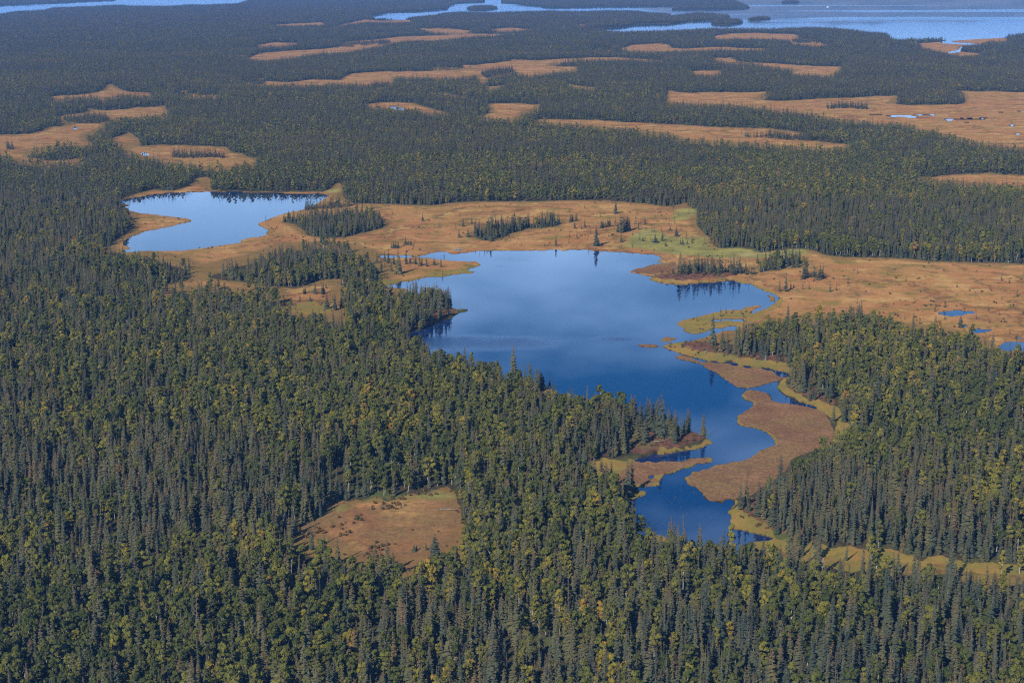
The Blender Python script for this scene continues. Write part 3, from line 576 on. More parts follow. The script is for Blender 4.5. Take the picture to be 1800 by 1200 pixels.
def spruce_crown(mb, r, Ht, W, tiers, per, off=(0, 0), t=0.0, m=0, full=True, skirt=.05):
    lean = r.normal(0, .008, 2); ph = r.uniform(0, 6.28)
    gap = r.uniform(.2, .8)
    shape = r.uniform(.55, .95)
    for i in range(tiers):
        q = (i + r.uniform(-.3, .3)) / tiers
        z0_ = Ht * (skirt + (1 - skirt) * np.clip(q, 0, .985)); dz_ = Ht / tiers * 1.1
        prof = (1 - q) ** shape * min(1, .72 + q * 2.2)
        if q > .80: prof = max(prof, .22 * (1.02 - q) / .2 + .07)
        prof *= 1 - .35 * math.exp(-((q - gap) / .07) ** 2)
        nb = max(3, int(round(per * (.55 + .45 * prof)))) if full else per
        for j in range(nb):
            z = z0_ + r.uniform(-dz_, dz_)
            a = ph + i * 2.4 + j * 2 * math.pi / nb + r.uniform(-.35, .35)
            Lb = W * prof * r.uniform(.55, 1.28) + .08
            ca, sa = math.cos(a), math.sin(a); wd = Lb * r.uniform(.34, .52) + .10
            dr = r.uniform(.30, .62) - .35 * q
            cx, cy = off[0] + lean[0] * z, off[1] + lean[1] * z
            def P(d, s_, zz): return (cx + ca * d - sa * s_, cy + sa * d + ca * s_, max(zz, .15))
            if full:
                v = [P(.04 * Lb, 0, z + .10 * Lb), P(.55 * Lb, wd, z - .30 * dr * Lb - .22 * wd), P(.60 * Lb, 0, z + .04 * Lb), P(.55 * Lb, -wd, z - .30 * dr * Lb - .22 * wd), P(Lb, r.normal(0, .12) * wd, z - dr * Lb)]
                f = [(0, 1, 2), (0, 2, 3), (1, 4, 2), (2, 4, 3)]
            else:
                v = [P(0, 0, z + .15 * Lb), P(.75 * Lb, wd * 1.35, z - .4 * dr * Lb - .3 * wd), P(Lb, 0, z - dr * Lb), P(.75 * Lb, -wd * 1.35, z - .4 * dr * Lb - .3 * wd)]
                f = [(0, 1, 2), (0, 2, 3)]
            mb.add(v, f, q, t, m)
    # leader
    tipz = Ht * 1.02
    mb.add([(off[0] + lean[0] * Ht - .10, off[1], Ht * .93), (off[0] + lean[0] * Ht + .10, off[1] + .05, Ht * .93), (off[0] + lean[0] * Ht, off[1] - .10, Ht * .93), (off[0] + lean[0] * Ht, off[1] + lean[1] * Ht, tipz)], [(0, 1, 3), (1, 2, 3), (2, 0, 3)], 1.0, t, m)
def birch_crown(mb, r, Ht, W, clumps, leaves, size, off=(0, 0), t=0.0, m=0, start=.28):
    for c in range(clumps):
        q = (c + .5) / clumps; a = c * 2.4 + r.uniform(-.5, .5)
        zc = Ht * (start + (.90 - start) * q) + r.normal(0, .03) * Ht
        rad = W * (math.sin(math.pi * min(1, .22 + .70 * q)) ** .8) * r.uniform(.35, .75)
        cx, cy = off[0] + math.cos(a) * rad, off[1] + math.sin(a) * rad
        cr_ = W * r.uniform(.38, .60) * (1.08 - .35 * q)
        n = leaves; d = r.normal(size=(n, 3)); d /= np.linalg.norm(d, axis=1)[:, None]
        d[:, 2] = np.where(d[:, 2] < -.25, -d[:, 2], d[:, 2])
        rr = cr_ * r.uniform(.62, 1.08, n)[:, None]
        pc = np.array([cx, cy, zc]) + d * rr * np.array([1, 1, .85])
        nrm = d + r.normal(0, .45, (n, 3)); nrm /= np.linalg.norm(nrm, axis=1)[:, None]
        tx = np.cross(nrm, r.normal(size=(n, 3))); tx /= np.linalg.norm(tx, axis=1)[:, None] + 1e-9; ty = np.cross(nrm, tx)
        s_ = size * r.uniform(.6, 1.3, n)[:, None]
        v = np.stack([pc - tx * s_, pc - ty * s_ * .75, pc + tx * s_, pc + ty * s_ * .75], 1).reshape(-1, 3)
        b = np.arange(n)[:, None] * 4
        f = np.concatenate([b + np.array([[0, 1, 2]]), b + np.array([[0, 2, 3]])])
        mb.add(v, f, q, t + r.normal(0, .05), m)
def spruce_pair(seed, Ht, W):
    r = np.random.default_rng(seed); c = MB(); spruce_crown(c, r, Ht, W, int(Ht * 1.75), 8); k = MB()
    trunk(k, [(0, 0, -.4), (0, 0, Ht * .5), (0, 0, Ht * .97)], [.15 + .006 * Ht, .11, .02], 6)
    return c, k
def birch_pair(seed, Ht, W):
    r = np.random.default_rng(seed); c = MB(); birch_crown(c, r, Ht, W, 12, 46, .42); k = MB()
    bend = r.normal(0, .04, 2)
    trunk(k, [(0, 0, -.4), (bend[0] * Ht, bend[1] * Ht, Ht * .4), (0, 0, Ht * .86)], [.14, .10, .025], 6)
    for i in range(5):
        a = i * 2.4 + r.uniform(-.4, .4); z0 = Ht * r.uniform(.28, .6); l = W * r.uniform(.5, .85)
        f_ = z0 / (Ht * .4); b0 = np.array([bend[0] * Ht * min(f_, 1), bend[1] * Ht * min(f_, 1), z0])
        trunk(k, [b0, b0 + [math.cos(a) * l * .5, math.sin(a) * l * .5, l * .7], b0 + [math.cos(a) * l, math.sin(a) * l, l * 1.5]], [.055, .04, .012], 4)
    return c, k
def joined(c, k, name, mc, mk):
    b = MB(); b.v = c.v + k.v; b.n = c.n + k.n; b.h = c.h + k.h; b.t = c.t + k.t
    b.f = c.f + [f + c.n for f in k.f]; b.m = c.m + [m_ + 1 for m_ in k.m]
    return b.mesh(name, [mc, mk])
print('prototypes')
SPR, BIR = [], []       # (crown mesh, trunk mesh, joined mesh, height)
for i in range(9):
    r = np.random.default_rng(500 + i); Ht = 13.0; W = [1.05, 1.2, 1.35, 1.45, 1.55, 1.7, 1.85, 2.05, 2.3][i]
    c, k = spruce_pair(600 + i, Ht, W)
    SPR.append((c.mesh('spruce_crown', [M_SPRUCE]), k.mesh('spruce_trunk', [M_BARK]), joined(c, k, 'spruce', M_SPRUCE, M_BARK), Ht))
for i in range(8):
    r = np.random.default_rng(700 + i); Ht = 10.5; W = r.uniform(1.45, 2.35)
    c, k = birch_pair(800 + i, Ht, W)
    BIR.append((c.mesh('birch_crown', [M_BIRCH]), k.mesh('birch_trunk', [M_PALE]), joined(c, k, 'birch', M_BIRCH, M_PALE), Ht))
def low_single(kind, seed):
    r = np.random.default_rng(seed); b = MB()
    if kind == 's': spruce_crown(b, r, 11.0, r.uniform(1.2, 1.8), 9, 5, full=False); return b.mesh('spruce_low', [M_SPRUCE])
    birch_crown(b, r, 9.0, r.uniform(1.7, 2.3), 5, 12, .75); return b.mesh('birch_low', [M_BIRCH])
LOW_S = [low_single('s', 900 + i) for i in range(6)]; LOW_B = [low_single('b', 950 + i) for i in range(4)]
def patch(seed, size, step, share, tiers, per):
    r = np.random.default_rng(seed); b = MB(); n = int(size / step)
    for i in range(n):
        for j in range(n):
            if r.random() < .10: continue
            x = (i + .5 + r.uniform(-.42, .42)) * step - size / 2; y = (j + .5 + r.uniform(-.42, .42)) * step - size / 2
            if r.random() < share:
                birch_crown(b, r, r.uniform(6.5, 10.5), r.uniform(1.5, 2.4), 4, 9, .85, (x, y), float(np.clip(r.beta(2.2, 3.0), 0, 1)), 1)
            else:
                spruce_crown(b, r, 11.0 * max(.55, r.normal(1, .2)), r.uniform(1.15, 1.8), tiers, per, (x, y), float(np.clip(r.beta(2, 2.4), 0, 1)), 0, full=False)
    return b.mesh('forest_patch', [M_SPRUCE, M_BIRCH])
SH = [.05, .18, .36]
MIDP = [[patch(1000 + 10 * s_ + i, 16, 3.5, SH[s_], 9, 5) for i in range(4)] for s_ in range(3)]
FARP = [[patch(1100 + 10 * s_ + i, 32, 3.7, SH[s_], 6, 4) for i in range(3)] for s_ in range(3)]

# ------------------------------------------------------------------ scattering
def scatter(name, label, protos, pts, rot, scl, idx, tint, kind='stuff'):
    """one object whose geometry nodes put the prototype meshes on the points"""
    me = bpy.data.meshes.new(name); n = len(pts); me.vertices.add(n); me.vertices.foreach_set('co', np.asarray(pts, np.float32).ravel())
    for an, ty, arr in (('rotz', 'FLOAT_VECTOR', np.stack([rng.normal(0, .035, n), rng.normal(0, .035, n), rot], -1) if protos[0].name.startswith(('spruce', 'birch')) else np.stack([0 * rot, 0 * rot, rot], -1)), ('scl', 'FLOAT_VECTOR', scl), ('pick', 'INT', idx), ('tint', 'FLOAT', tint)):
        a = me.attributes.new(an, ty, 'POINT'); a.data.foreach_set('vector' if ty == 'FLOAT_VECTOR' else 'value', np.asarray(arr, np.int32 if ty == 'INT' else np.float32).ravel())
    o = obj(name, me, label=label, kind=kind)
    tr = bpy.data.node_groups.new(name + '_scatter', 'GeometryNodeTree')
    tr.interface.new_socket('Geometry', in_out='INPUT', socket_type='NodeSocketGeometry'); tr.interface.new_socket('Geometry', in_out='OUTPUT', socket_type='NodeSocketGeometry')
    gi = tr.nodes.new('NodeGroupInput'); go = tr.nodes.new('NodeGroupOutput')
    last = gi.outputs[0]; outs = []
    pk = tr.nodes.new('GeometryNodeInputNamedAttribute'); pk.data_type = 'INT'; pk.inputs['Name'].default_value = 'pick'
    rz = tr.nodes.new('GeometryNodeInputNamedAttribute'); rz.data_type = 'FLOAT_VECTOR'; rz.inputs['Name'].default_value = 'rotz'
    sc_ = tr.nodes.new('GeometryNodeInputNamedAttribute'); sc_.data_type = 'FLOAT_VECTOR'; sc_.inputs['Name'].default_value = 'scl'
    er = tr.nodes.new('FunctionNodeEulerToRotation'); tr.links.new(rz.outputs[0], er.inputs[0])
    jn = tr.nodes.new('GeometryNodeJoinGeometry')
    for k, pm in enumerate(protos):
        po = bpy.data.objects.new(name + '_source', pm)
        oi = tr.nodes.new('GeometryNodeObjectInfo'); oi.inputs['Object'].default_value = po; oi.inputs['As Instance'].default_value = False
        cmp_ = tr.nodes.new('FunctionNodeCompare'); cmp_.data_type = 'INT'; cmp_.operation = 'EQUAL'; cmp_.inputs[3].default_value = k
        tr.links.new(pk.outputs[0], cmp_.inputs[2])
        ip = tr.nodes.new('GeometryNodeInstanceOnPoints')
        tr.links.new(gi.outputs[0], ip.inputs['Points']); tr.links.new(cmp_.outputs[0], ip.inputs['Selection']); tr.links.new(oi.outputs['Geometry'], ip.inputs['Instance'])
        tr.links.new(er.outputs[0], ip.inputs['Rotation']); tr.links.new(sc_.outputs[0], ip.inputs['Scale'])
        tr.links.new(ip.outputs[0], jn.inputs[0])
    tr.links.new(jn.outputs[0], go.inputs[0])
    md = o.modifiers.new('scatter', 'NODES'); md.node_group = tr
    return o
bog_hard = np.clip(bog * (1 - grove) + np.maximum.reduce([m_gold_seen * (VV > 900), m_green, m_mat]) * .9, 0, 1)
def density(x, y, r_, soft=True):
    """chance that a tree stands at (x, y)"""
    u, v = w2px(x, y)
    fo = sample(forest_b, u, v) if soft else sample(forest_far, u, v) + (vnoise(x, y, 38, 27, 3) - .5) * .75
    p = sstep(.38, .62, fo + (vnoise(x, y, 14, 21, 2) - .5) * .35)
    p = p * (sample(water, u, v) < .15)
    th = .058 * np.maximum(v + 50, 0)                                    # photo height of an average tree here
    for t_ in (.28, .5, .72, .95):                                            # a clearing's near rim is where it shows over the trees in front of it
        p = p * (1 - sample(bog_hard, u, v - th * t_) * np.where(v > 900, 1.0, np.where(v > 60, .94, .8) * (1 - t_ * .25) * np.where(t_ < .9, 1, .6)))
    p = p * (1 - .85 * sample(bog_hard, u, v - th * 1.1) * ((v > 430) & (v < 640) & (u < 690) & (u > 220)))
    p = np.maximum(p, sample(grove, u, v) * .8)
    p = p * (1 - .55 * sstep(.60, .72, vnoise(x, y, 22, 26, 2)))
    p = p * (1 - .30 * sample(m_heath, u, v)) * (1 - .82 * sample(m_bare, u, v))
    return p, u, v
def birch_share(x, y, u, v):
    b = .11 + .38 * sstep(.45, .60, vnoise(x, y, 150, 31, 3)) + .34 * sstep(.50, .66, vnoise(x, y, 30, 33, 2))
    b += .22 * np.exp(-(((u - 1650) / 220) ** 2 + ((v - 760) / 120) ** 2)) + .16 * np.exp(-(((u - 760) / 260) ** 2 + ((v - 740) / 110) ** 2)) + .10 * sstep(1000, 1150, v)
    b -= .22 * np.exp(-(((u - 1560) / 200) ** 2 + ((v - 930) / 60) ** 2)) + .25 * np.exp(-(((u - 1240) / 150) ** 2 + ((v - 1010) / 45) ** 2)) + .2 * np.exp(-(((u - 1000) / 110) ** 2 + ((v - 830) / 70) ** 2))
    b *= np.clip(sample(forest_b, u, v) * 1.6 - .6, .15, 1) * (1 - .85 * sample(m_heath, u, v)) * np.clip((v + 30) / 380, .35, 1)
    return np.clip(b, .01, .75)
def tints(n, r_, birch, near=None):
    return np.clip(r_.beta(2.0, 2.5, n) if not birch else r_.beta(1.8, 3.1, n), 0, 1)
print('scatter near')
DN = 1500.0
step = 3.1
gy = np.arange(405, DN, step); gx = np.arange(-.36 * DN - 30, .36 * DN + 30, step)
X, Y = np.meshgrid(gx, gy); X = X.ravel(); Y = Y.ravel()
X = X + rng.uniform(-.46, .46, X.size) * step; Y = Y + rng.uniform(-.46, .46, Y.size) * step
p, U, V = density(X, Y, rng)
k = (U > U0 + 60) & (U < U1 - 60) & (rng.random(X.size) < p * .95)
X, Y, U, V = X[k], Y[k], U[k], V[k]
isb = rng.random(X.size) < birch_share(X, Y, U, V)
isb_thin = isb & (rng.random(X.size) < .12)
k = ~isb_thin; X, Y, U, V, isb = X[k], Y[k], U[k], V[k], isb[k]
hfac = .80 + .22 * sstep(150, 700, V)
edge = np.clip(sample(forest_b, U, V), 0, 1)
hs = np.where(isb, np.clip(rng.normal(.92, .20, X.size), .5, 1.4), np.clip(rng.normal(.77, .26, X.size), .28, 1.5)) * hfac * (.80 + .20 * sstep(.5, .95, edge))
ws = hs ** .6 * np.where(isb, rng.uniform(.80, 1.25, X.size), rng.uniform(.78, 1.18, X.size))
rz = rng.uniform(0, 6.28, X.size); zt = sample(hgt, U, V) - .05
tt = np.where(isb, np.clip(tints(X.size, rng, True) + (vnoise(X, Y, 55, 44, 2) - .5) * .55, 0, 1), np.clip(tints(X.size, rng, False) + (vnoise(X, Y, 80, 47, 2) - .5) * .4, 0, 1))
pi = np.where(isb, rng.integers(0, len(BIR), X.size), rng.integers(0, len(SPR), X.size))

# ---- trees that stand out: hand-placed by where their feet stand in the photograph
HAND = []
def ht(o, lst, label, group=None, kind='s'):
    oz = Z[o]
    for x, yb, yt in lst: HAND.append((oz[0] + x / oz[2], oz[1] + yb / oz[2], (yb - yt) / oz[2], label, group, kind))
ht('Z6', [(1680, 655, 455)], 'lone spruce at the very tip of the wooded point in the large lake')
ht('Z6', [(1545, 640, 445)], 'second spruce from the tip of the wooded point, tall and evenly tapered')
ht('Z6', [(1485, 690, 505)], 'shorter spruce on the brown slope near the tip of the wooded point')
ht('Z6', [(1400, 640, 435)], 'slim spruce breaking the skyline of the wooded point, third tall one from the tip')
ht('Z6', [(1310, 700, 340)], 'tallest spruce on the brown slope of the wooded point')
ht('Z6', [(1165, 750, 560)], 'thick spruce low on the brown slope of the wooded point beside a long shadow')
ht('Z6', [(965, 808, 560)], 'big dark spruce at the foot of the brown slope above the golden sedge')
ht('Z6', [(1015, 795, 600)], 'thin spruce touching the big dark one at the foot of the brown slope')
ht('Z6', [(672, 810, 620)], 'spruce at the inner foot of the brown slope, left of a grey fallen tree')
ht('Z6', [(1120, 660, 400), (1140, 650, 420), (1185, 640, 360), (1210, 630, 420), (1242, 610, 400), (1262, 620, 395), (1270, 690, 500), (1360, 700, 580), (1430, 735, 600), (1045, 580, 330), (1060, 600, 440), (945, 560, 375), (995, 600, 450), (880, 520, 335), (845, 540, 340),
   (790, 560, 335), (730, 540, 345), (820, 690, 520), (870, 660, 500), (780, 770, 560), (625, 600, 420), (600, 640, 470)], 'slender spruce along the crest of the wooded point', 'spruces on the wooded point')
ht('Z6', [(1010, 1165, 860)], 'left and taller spruce of the pair standing on the floating mat below the point')
ht('Z6', [(1052, 1130, 862)], 'right spruce of the pair standing on the floating mat below the point')
ht('Z6', [(670, 1110, 860), (722, 1130, 840), (775, 1150, 842), (820, 1130, 880), (872, 1090, 868)], 'tall spruce in the rank of five rising in front of the golden sedge', 'five spruces before the golden sedge')
ht('Z6', [(450, 470, 305), (565, 470, 300)], 'single spruce top rising over the bay left of the wooded point', 'two spruce tops over the bay')
ht('Z5', [(1600, 1130, 1025)], 'thin bare-looking spruce alone on the grassy nub of the western shore')
ht('Z5', [(1372, 1062, 858)], 'tall spruce standing clear against the water on the rounded heath knoll')
ht('Z5', [(1240, 1040, 880)], 'slim spruce against the water on the left of the heath knoll')
ht('Z5', [(1322, 1120, 925), (1212, 1090, 925), (1460, 1160, 985), (1475, 1150, 1000), (1500, 1160, 1035), (1065, 1090, 850), (1095, 1110, 905), (1020, 1080, 930), (940, 1040, 852), (985, 1060, 950), (870, 1030, 835), (840, 1040, 860), (795, 1020, 862), (745, 1020, 850), (685, 1000, 840), (700, 990, 855),
   (620, 970, 810), (588, 960, 795), (550, 960, 830), (508, 930, 735), (465, 930, 742), (402, 900, 725), (380, 890, 790), (330, 860, 710)], 'pointed spruce fringing the western bay of the large lake', 'spruces fringing the western bay')
ht('Z5', [(590, 320, 132)], 'tallest spruce at the end of the dark wooded spit on the west side')
ht('Z5', [(562, 380, 210), (515, 390, 185), (480, 370, 140), (440, 300, 170), (395, 300, 122), (415, 310, 150), (345, 290, 145), (320, 290, 140), (288, 270, 90), (262, 270, 88), (228, 260, 110)], 'dark spruce in the line along the western wooded spit', 'spruces on the western spit')
ht('Y2', [(1515, 347, 280)], 'lone dark spruce standing in the middle of the orange bog')
ht('Y2', [(1365, 556, 488), (1386, 556, 512), (1412, 556, 514)], 'small spruce in the row of three above the lake inlet', 'three small spruces above the inlet')
ht('Y2', [(1240, 588, 530), (1262, 586, 522), (1280, 586, 530), (1300, 584, 526)], 'small spruce in the tight clump at the head of the lake inlet', 'clump at the inlet head')
ht('Y2', [(705, 240, 150)], 'thin tall spruce by the right shore of the smaller pale lake')
ht('Y2', [(755, 222, 140)], 'bare slim spruce right of the pale lake shore')
ht('Y2', [(1300, 812, 600)], 'tallest spruce on the golden tongue that reaches into the large lake')
ht('Y2', [(1322, 812, 700), (1215, 715, 598), (1182, 700, 610), (1370, 726, 610), (1405, 722, 670), (1452, 726, 655), (1490, 742, 650), (1508, 738, 662), (1550, 746, 678), (1615, 736, 668), (1150, 795, 660), (1240, 790, 690), (1262, 730, 650)], 'scattered spruce on the golden tongue west of the large lake', 'spruces on the golden tongue')
ht('Y2', [(1675, 752, 668)], 'outermost spruce on the golden tongue, nearest the open water')
ht('Y2', [(470, 990, 940), (482, 986, 920), (570, 986, 890), (630, 992, 900), (645, 986, 896), (666, 936, 890), (360, 1086, 1015), (526, 1052, 1006), (436, 1032, 985), (675, 1116, 990), (745, 1130, 985), (800, 1112, 1005)], 'stunted spruce in the orange bog strip west of the large lake', 'stunted spruces in the western bog strip')
ht('Y3', [(270, 296, 226)], 'left spruce of the shrubby pair in the bog above the inlet')
ht('Y3', [(346, 270, 206)], 'right spruce of the shrubby pair in the bog above the inlet')
ht('Y3', [(236, 392, 320), (315, 386, 310)], 'spruce standing just off the left end of the bog grove', 'two spruces off the bog grove')
ht('Y3', [(1086, 466, 374)], 'spruce close to the far shore with its mirror image in the lake')
ht('Y3', [(1442, 468, 300)], 'tall ragged spruce on the far shore by the pale green slope')
ht('Y3', [(1610, 182, 80)], 'slim spruce at the back of the orange bog against the forest')
ht('Y3', [(1630, 345, 240), (1650, 352, 186), (1668, 350, 196), (1684, 346, 200), (1700, 340, 198), (1714, 336, 205), (1728, 326, 220)], 'spruce in the dense dark clump at the top of the green slope', 'dark clump on the green slope')
ht('Y3', [(1660, 432, 358), (1215, 256, 185), (1232, 252, 195), (1264, 246, 170), (1250, 312, 250), (1340, 300, 228), (720, 205, 160), (1485, 310, 250), (1500, 306, 232), (1518, 304, 240), (1540, 300, 236), (1558, 296, 220)], 'small spruce scattered on the slope behind the large lake', 'small spruces behind the large lake')
ht('Y4', [(575, 732, 552)], 'tallest and thickest spruce at the left end of the row on the dark heath bank')
ht('Y4', [(516, 722, 674)], 'tiny spruce left of the thick one on the dark heath bank')
ht('Y4', [(620, 722, 606), (660, 712, 570), (702, 736, 578), (736, 716, 562), (770, 704, 580), (790, 706, 586), (816, 716, 600), (850, 732, 592), (876, 712, 600), (920, 718, 580), (942, 702, 630), (988, 702, 660), (1032, 702, 616), (1050, 706, 590), (1132, 712, 670), (1156, 722, 655)], 'spruce in the mirrored row on the heath bank across the lake', 'mirrored row on the heath bank')
ht('Y4', [(1096, 718, 575)], 'tall spruce at the right end of the mirrored row on the heath bank')
ht('Y4', [(1506, 866, 700)], 'tall spruce in the small group at the edge of the right-hand bog')
ht('Y4', [(1450, 866, 752)], 'left spruce of the small group at the edge of the right-hand bog')
ht('Y4', [(1550, 848, 776), (1574, 828, 796)], 'low spruce right of the tall one at the edge of the right-hand bog', 'low spruces at the bog edge')
ht('Y4', [(1570, 658, 580), (1612, 656, 556), (1686, 642, 588), (1330, 650, 540), (1258, 620, 535)], 'spruce in the loose line behind the heath bank', 'loose line behind the heath bank')
ht('Y4', [(360, 440, 360), (330, 432, 394), (420, 422, 352), (545, 382, 290), (582, 452, 400), (600, 450, 380), (640, 450, 410), (682, 442, 380), (490, 332, 288), (250, 422, 388), (210, 322, 240), (270, 272, 232), (450, 470, 430)], 'small spruce dotted over the green slope beside the lake', 'spruces on the green slope')
ht('Z7', [(1105, 270, 40), (1160, 235, 0)], 'big spruce of the pair at the narrow outlet on the right bank', 'pair at the right bank of the outlet')
ht('Z7', [(1255, 350, 35), (1310, 350, 60), (1180, 300, 200), (1380, 420, 190)], 'spruce on the red-brown bank right of the outlet', 'spruces on the red-brown bank')
ht('Z4', [(885, 1020, 760)], 'tall spruce rising out of the lower end of the brown floating mat')
ht('Z4', [(780, 1050, 910)], 'smaller spruce left of the tall one at the end of the brown floating mat')
ht('Z8', [(1140, 655, 590), (1160, 645, 600), (1245, 640, 580)], 'small spruce inside the orange clearing with a long shadow', 'small spruces in the clearing')
ht('Z8', [(1325, 760, 510)], 'spruce standing in front of the right side of the orange clearing')
ht('Z8', [(800, 850, 640), (848, 860, 670), (897, 860, 610), (955, 900, 690), (1015, 850, 765)], 'spruce top poking up along the near rim of the orange clearing', 'spruces on the near rim of the clearing')
ht('Z8', [(470, 760, 545)], 'spruce at the left of the near rim of the orange clearing')
ht('Z8', [(240, 640, 400)], 'tall slim spruce on the left rim of the orange clearing')
ht('Y5', [(1240, 735, 635)], 'lone spruce beside a tiny curved pool in the right-hand bog')
ht('Y5', [(365, 660, 490)], 'tallest spruce of the forest edge facing the right-hand bog')
_r = np.random.default_rng(31)
for k in range(16):                                                      # lower trees filling the slope of the wooded point and the end of the western spit
    f_ = _r.uniform(0, 1); u_ = 1110 + 108 * f_; HAND.append((u_, 742 + 20 * f_ + _r.uniform(0, 42) * (1 - .55 * f_), _r.uniform(20, 46), 'lower spruce filling the brown slope of the wooded point', 'lower spruces of the wooded point', 's'))
for k in range(14):
    u_ = _r.uniform(752, 800); HAND.append((u_, _r.uniform(540, 552), _r.uniform(16, 34), 'dark spruce crowding the end of the western wooded spit', 'end of the western spit', 's'))
def ends_first(hand):
    """in every named group the outermost, tallest and lowest trees get labels of their own"""
    out = [list(h_) for h_ in hand]; groups = {}
    for i, h_ in enumerate(out):
        if h_[4]: groups.setdefault(h_[4], []).append(i)
    for g_, ids in groups.items():
        if len(ids) < 2: continue
        used = {}
        for word, key in (('leftmost', lambda i: out[i][0]), ('rightmost', lambda i: -out[i][0]), ('tallest', lambda i: -out[i][2]), ('shortest', lambda i: out[i][2]), ('nearest', lambda i: -out[i][1]), ('farthest', lambda i: out[i][1])):
            i = min(ids, key=key)
            if i not in used: used[i] = word
        med = sorted(out[i][2] for i in ids)[len(ids) // 2]; mu = sorted(out[i][0] for i in ids)[len(ids) // 2]
        for i in ids:
            if i in used: out[i][3] = used[i] + ' ' + out[i][3]
            else: out[i][3] = ('taller' if out[i][2] >= med else 'lesser') + (' left-hand ' if out[i][0] < mu else ' right-hand ') + out[i][3]; out[i][4] = g_
    for h_ in out:
        if len(h_[3].replace('-', ' ').split()) > 15: print('LONG', h_[3])
    return [tuple(h_) for h_ in out]
HAND = ends_first(HAND)
hu = np.array([h_[0] for h_ in HAND]); hv_ = np.array([h_[1] for h_ in HAND]); hxw, hyw = px2w(hu, hv_)
# keep the scattered trees off the hand-placed ones
keep = np.ones(X.size, bool)
for a, b in zip(hxw, hyw): keep &= (X - a) ** 2 + (Y - b) ** 2 > 1.5 ** 2
X, Y, U, V, isb, hs, ws, rz, zt, tt, pi = [q_[keep] for q_ in (X, Y, U, V, isb, hs, ws, rz, zt, tt, pi)]

SHARED = {}
def tree_object(kind, x, y, z, hscale, wscale, rot, tint, idx, label, group):
    src = (SPR if kind == 's' else BIR)[idx]
    o = bpy.data.objects.new('spruce_tree' if kind == 's' else 'birch_tree', None); COL.objects.link(o)
    o.empty_display_size = 1; o.location = (x, y, z); o.rotation_euler = (0, 0, rot); o.scale = (wscale, wscale, hscale)
    o['label'] = label; o['category'] = 'spruce' if kind == 's' else 'birch'
    if group: o['group'] = group
    for nm, me in (('crown', src[0]), ('trunk', src[1])):
        c = bpy.data.objects.new(nm, me); COL.objects.link(c); c.parent = o; c['tint'] = float(tint)
    return o
print('individual trees', len(HAND))
rh = np.random.default_rng(77)
for (u, v, hp, lab, grp, kd), x, y in zip(HAND, hxw, hyw):
    hm_ = hp * H / (v + 50) / CP ** 2
    z = max(float(sample(hgt, u, v)), .05) - .05; s_ = hm_ / 12.2
    tree_object('s', x, y, z, s_, np.clip(s_ ** .6 * rh.uniform(1.05, 1.5), .3, 1.9), rh.uniform(0, 6.28), rh.beta(2, 3), int(rh.integers(0, len(SPR))), lab, grp)

top_v = V - np.where(isb, 10.5, 13) * hs * (V + 50) / H
vis = (U > -5) & (U < 1805) & (top_v < 1192)
def sector(u): return ['in the left corner', 'left of the middle', 'below the orange clearing', 'right of the clearing', 'below the lake outlet', 'right of the outlet', 'in the right corner'][min(6, int(max(u, 0) / 258))]
single = np.zeros(X.size, bool)
for kd, m_, lim in (('s', ~isb, max(0, 296 - len(HAND))), ('b', isb, 290)):
    c = np.nonzero(m_ & vis)[0]; c = c[np.argsort(-(V[c] * 0 + hs[c] * (V[c] + 50)))]
    # the frontmost visible trees
    c = np.nonzero(m_ & vis)[0]; c = c[np.argsort(-V[c])][:lim]
    single[c] = True
    for i in c:
        row = 'cut by the bottom edge' if V[i] > 1215 else 'just above the bottom edge'
        lean_ = 'slim' if ws[i] / hs[i] ** .5 < 1.08 else ('stout' if ws[i] / hs[i] ** .5 > 1.28 else 'even')
        if kd == 's':
            look = 'tall' if hs[i] > 1.1 else ('short' if hs[i] < .8 else 'mid-height'); cl = 'blue-green' if tt[i] < .33 else ('grey-green' if tt[i] < .60 else 'brownish'); nm_ = 'spruce'
        else:
            cl = 'dark green' if tt[i] < .2 else ('green' if tt[i] < .32 else 'olive' if tt[i] < .45 else ('yellow-green' if tt[i] < .65 else 'golden')); look = 'tall' if hs[i] > 1.08 else ('low' if hs[i] < .85 else 'mid-height'); nm_ = 'birch'
        lab = f'{look} {lean_} {cl} {nm_} {row}, {sector(U[i])}'; grp = lab.replace(nm_, nm_ + ('s' if kd == 's' else 'es'))
        tree_object(kd, X[i], Y[i], zt[i], hs[i], ws[i], rz[i], tt[i], int(pi[i]), lab, grp)
rest = ~single & (top_v < 1300)
for kd, m_, P_, nm, lab in (('s', ~isb, SPR, 'spruce_forest', 'dense grey-green spruce forest around the nearer lakes, cone-rusted tops'), ('b', isb, BIR, 'birch_forest', 'yellow-green birches mixed through the nearer spruce forest')):
    c = np.nonzero(m_ & rest)[0]
    scatter(nm, lab, [q_[2] for q_ in P_], np.stack([X[c], Y[c], zt[c]], -1), rz[c], np.stack([ws[c], ws[c], hs[c]], -1), pi[c], tt[c])
    print(nm, len(c))

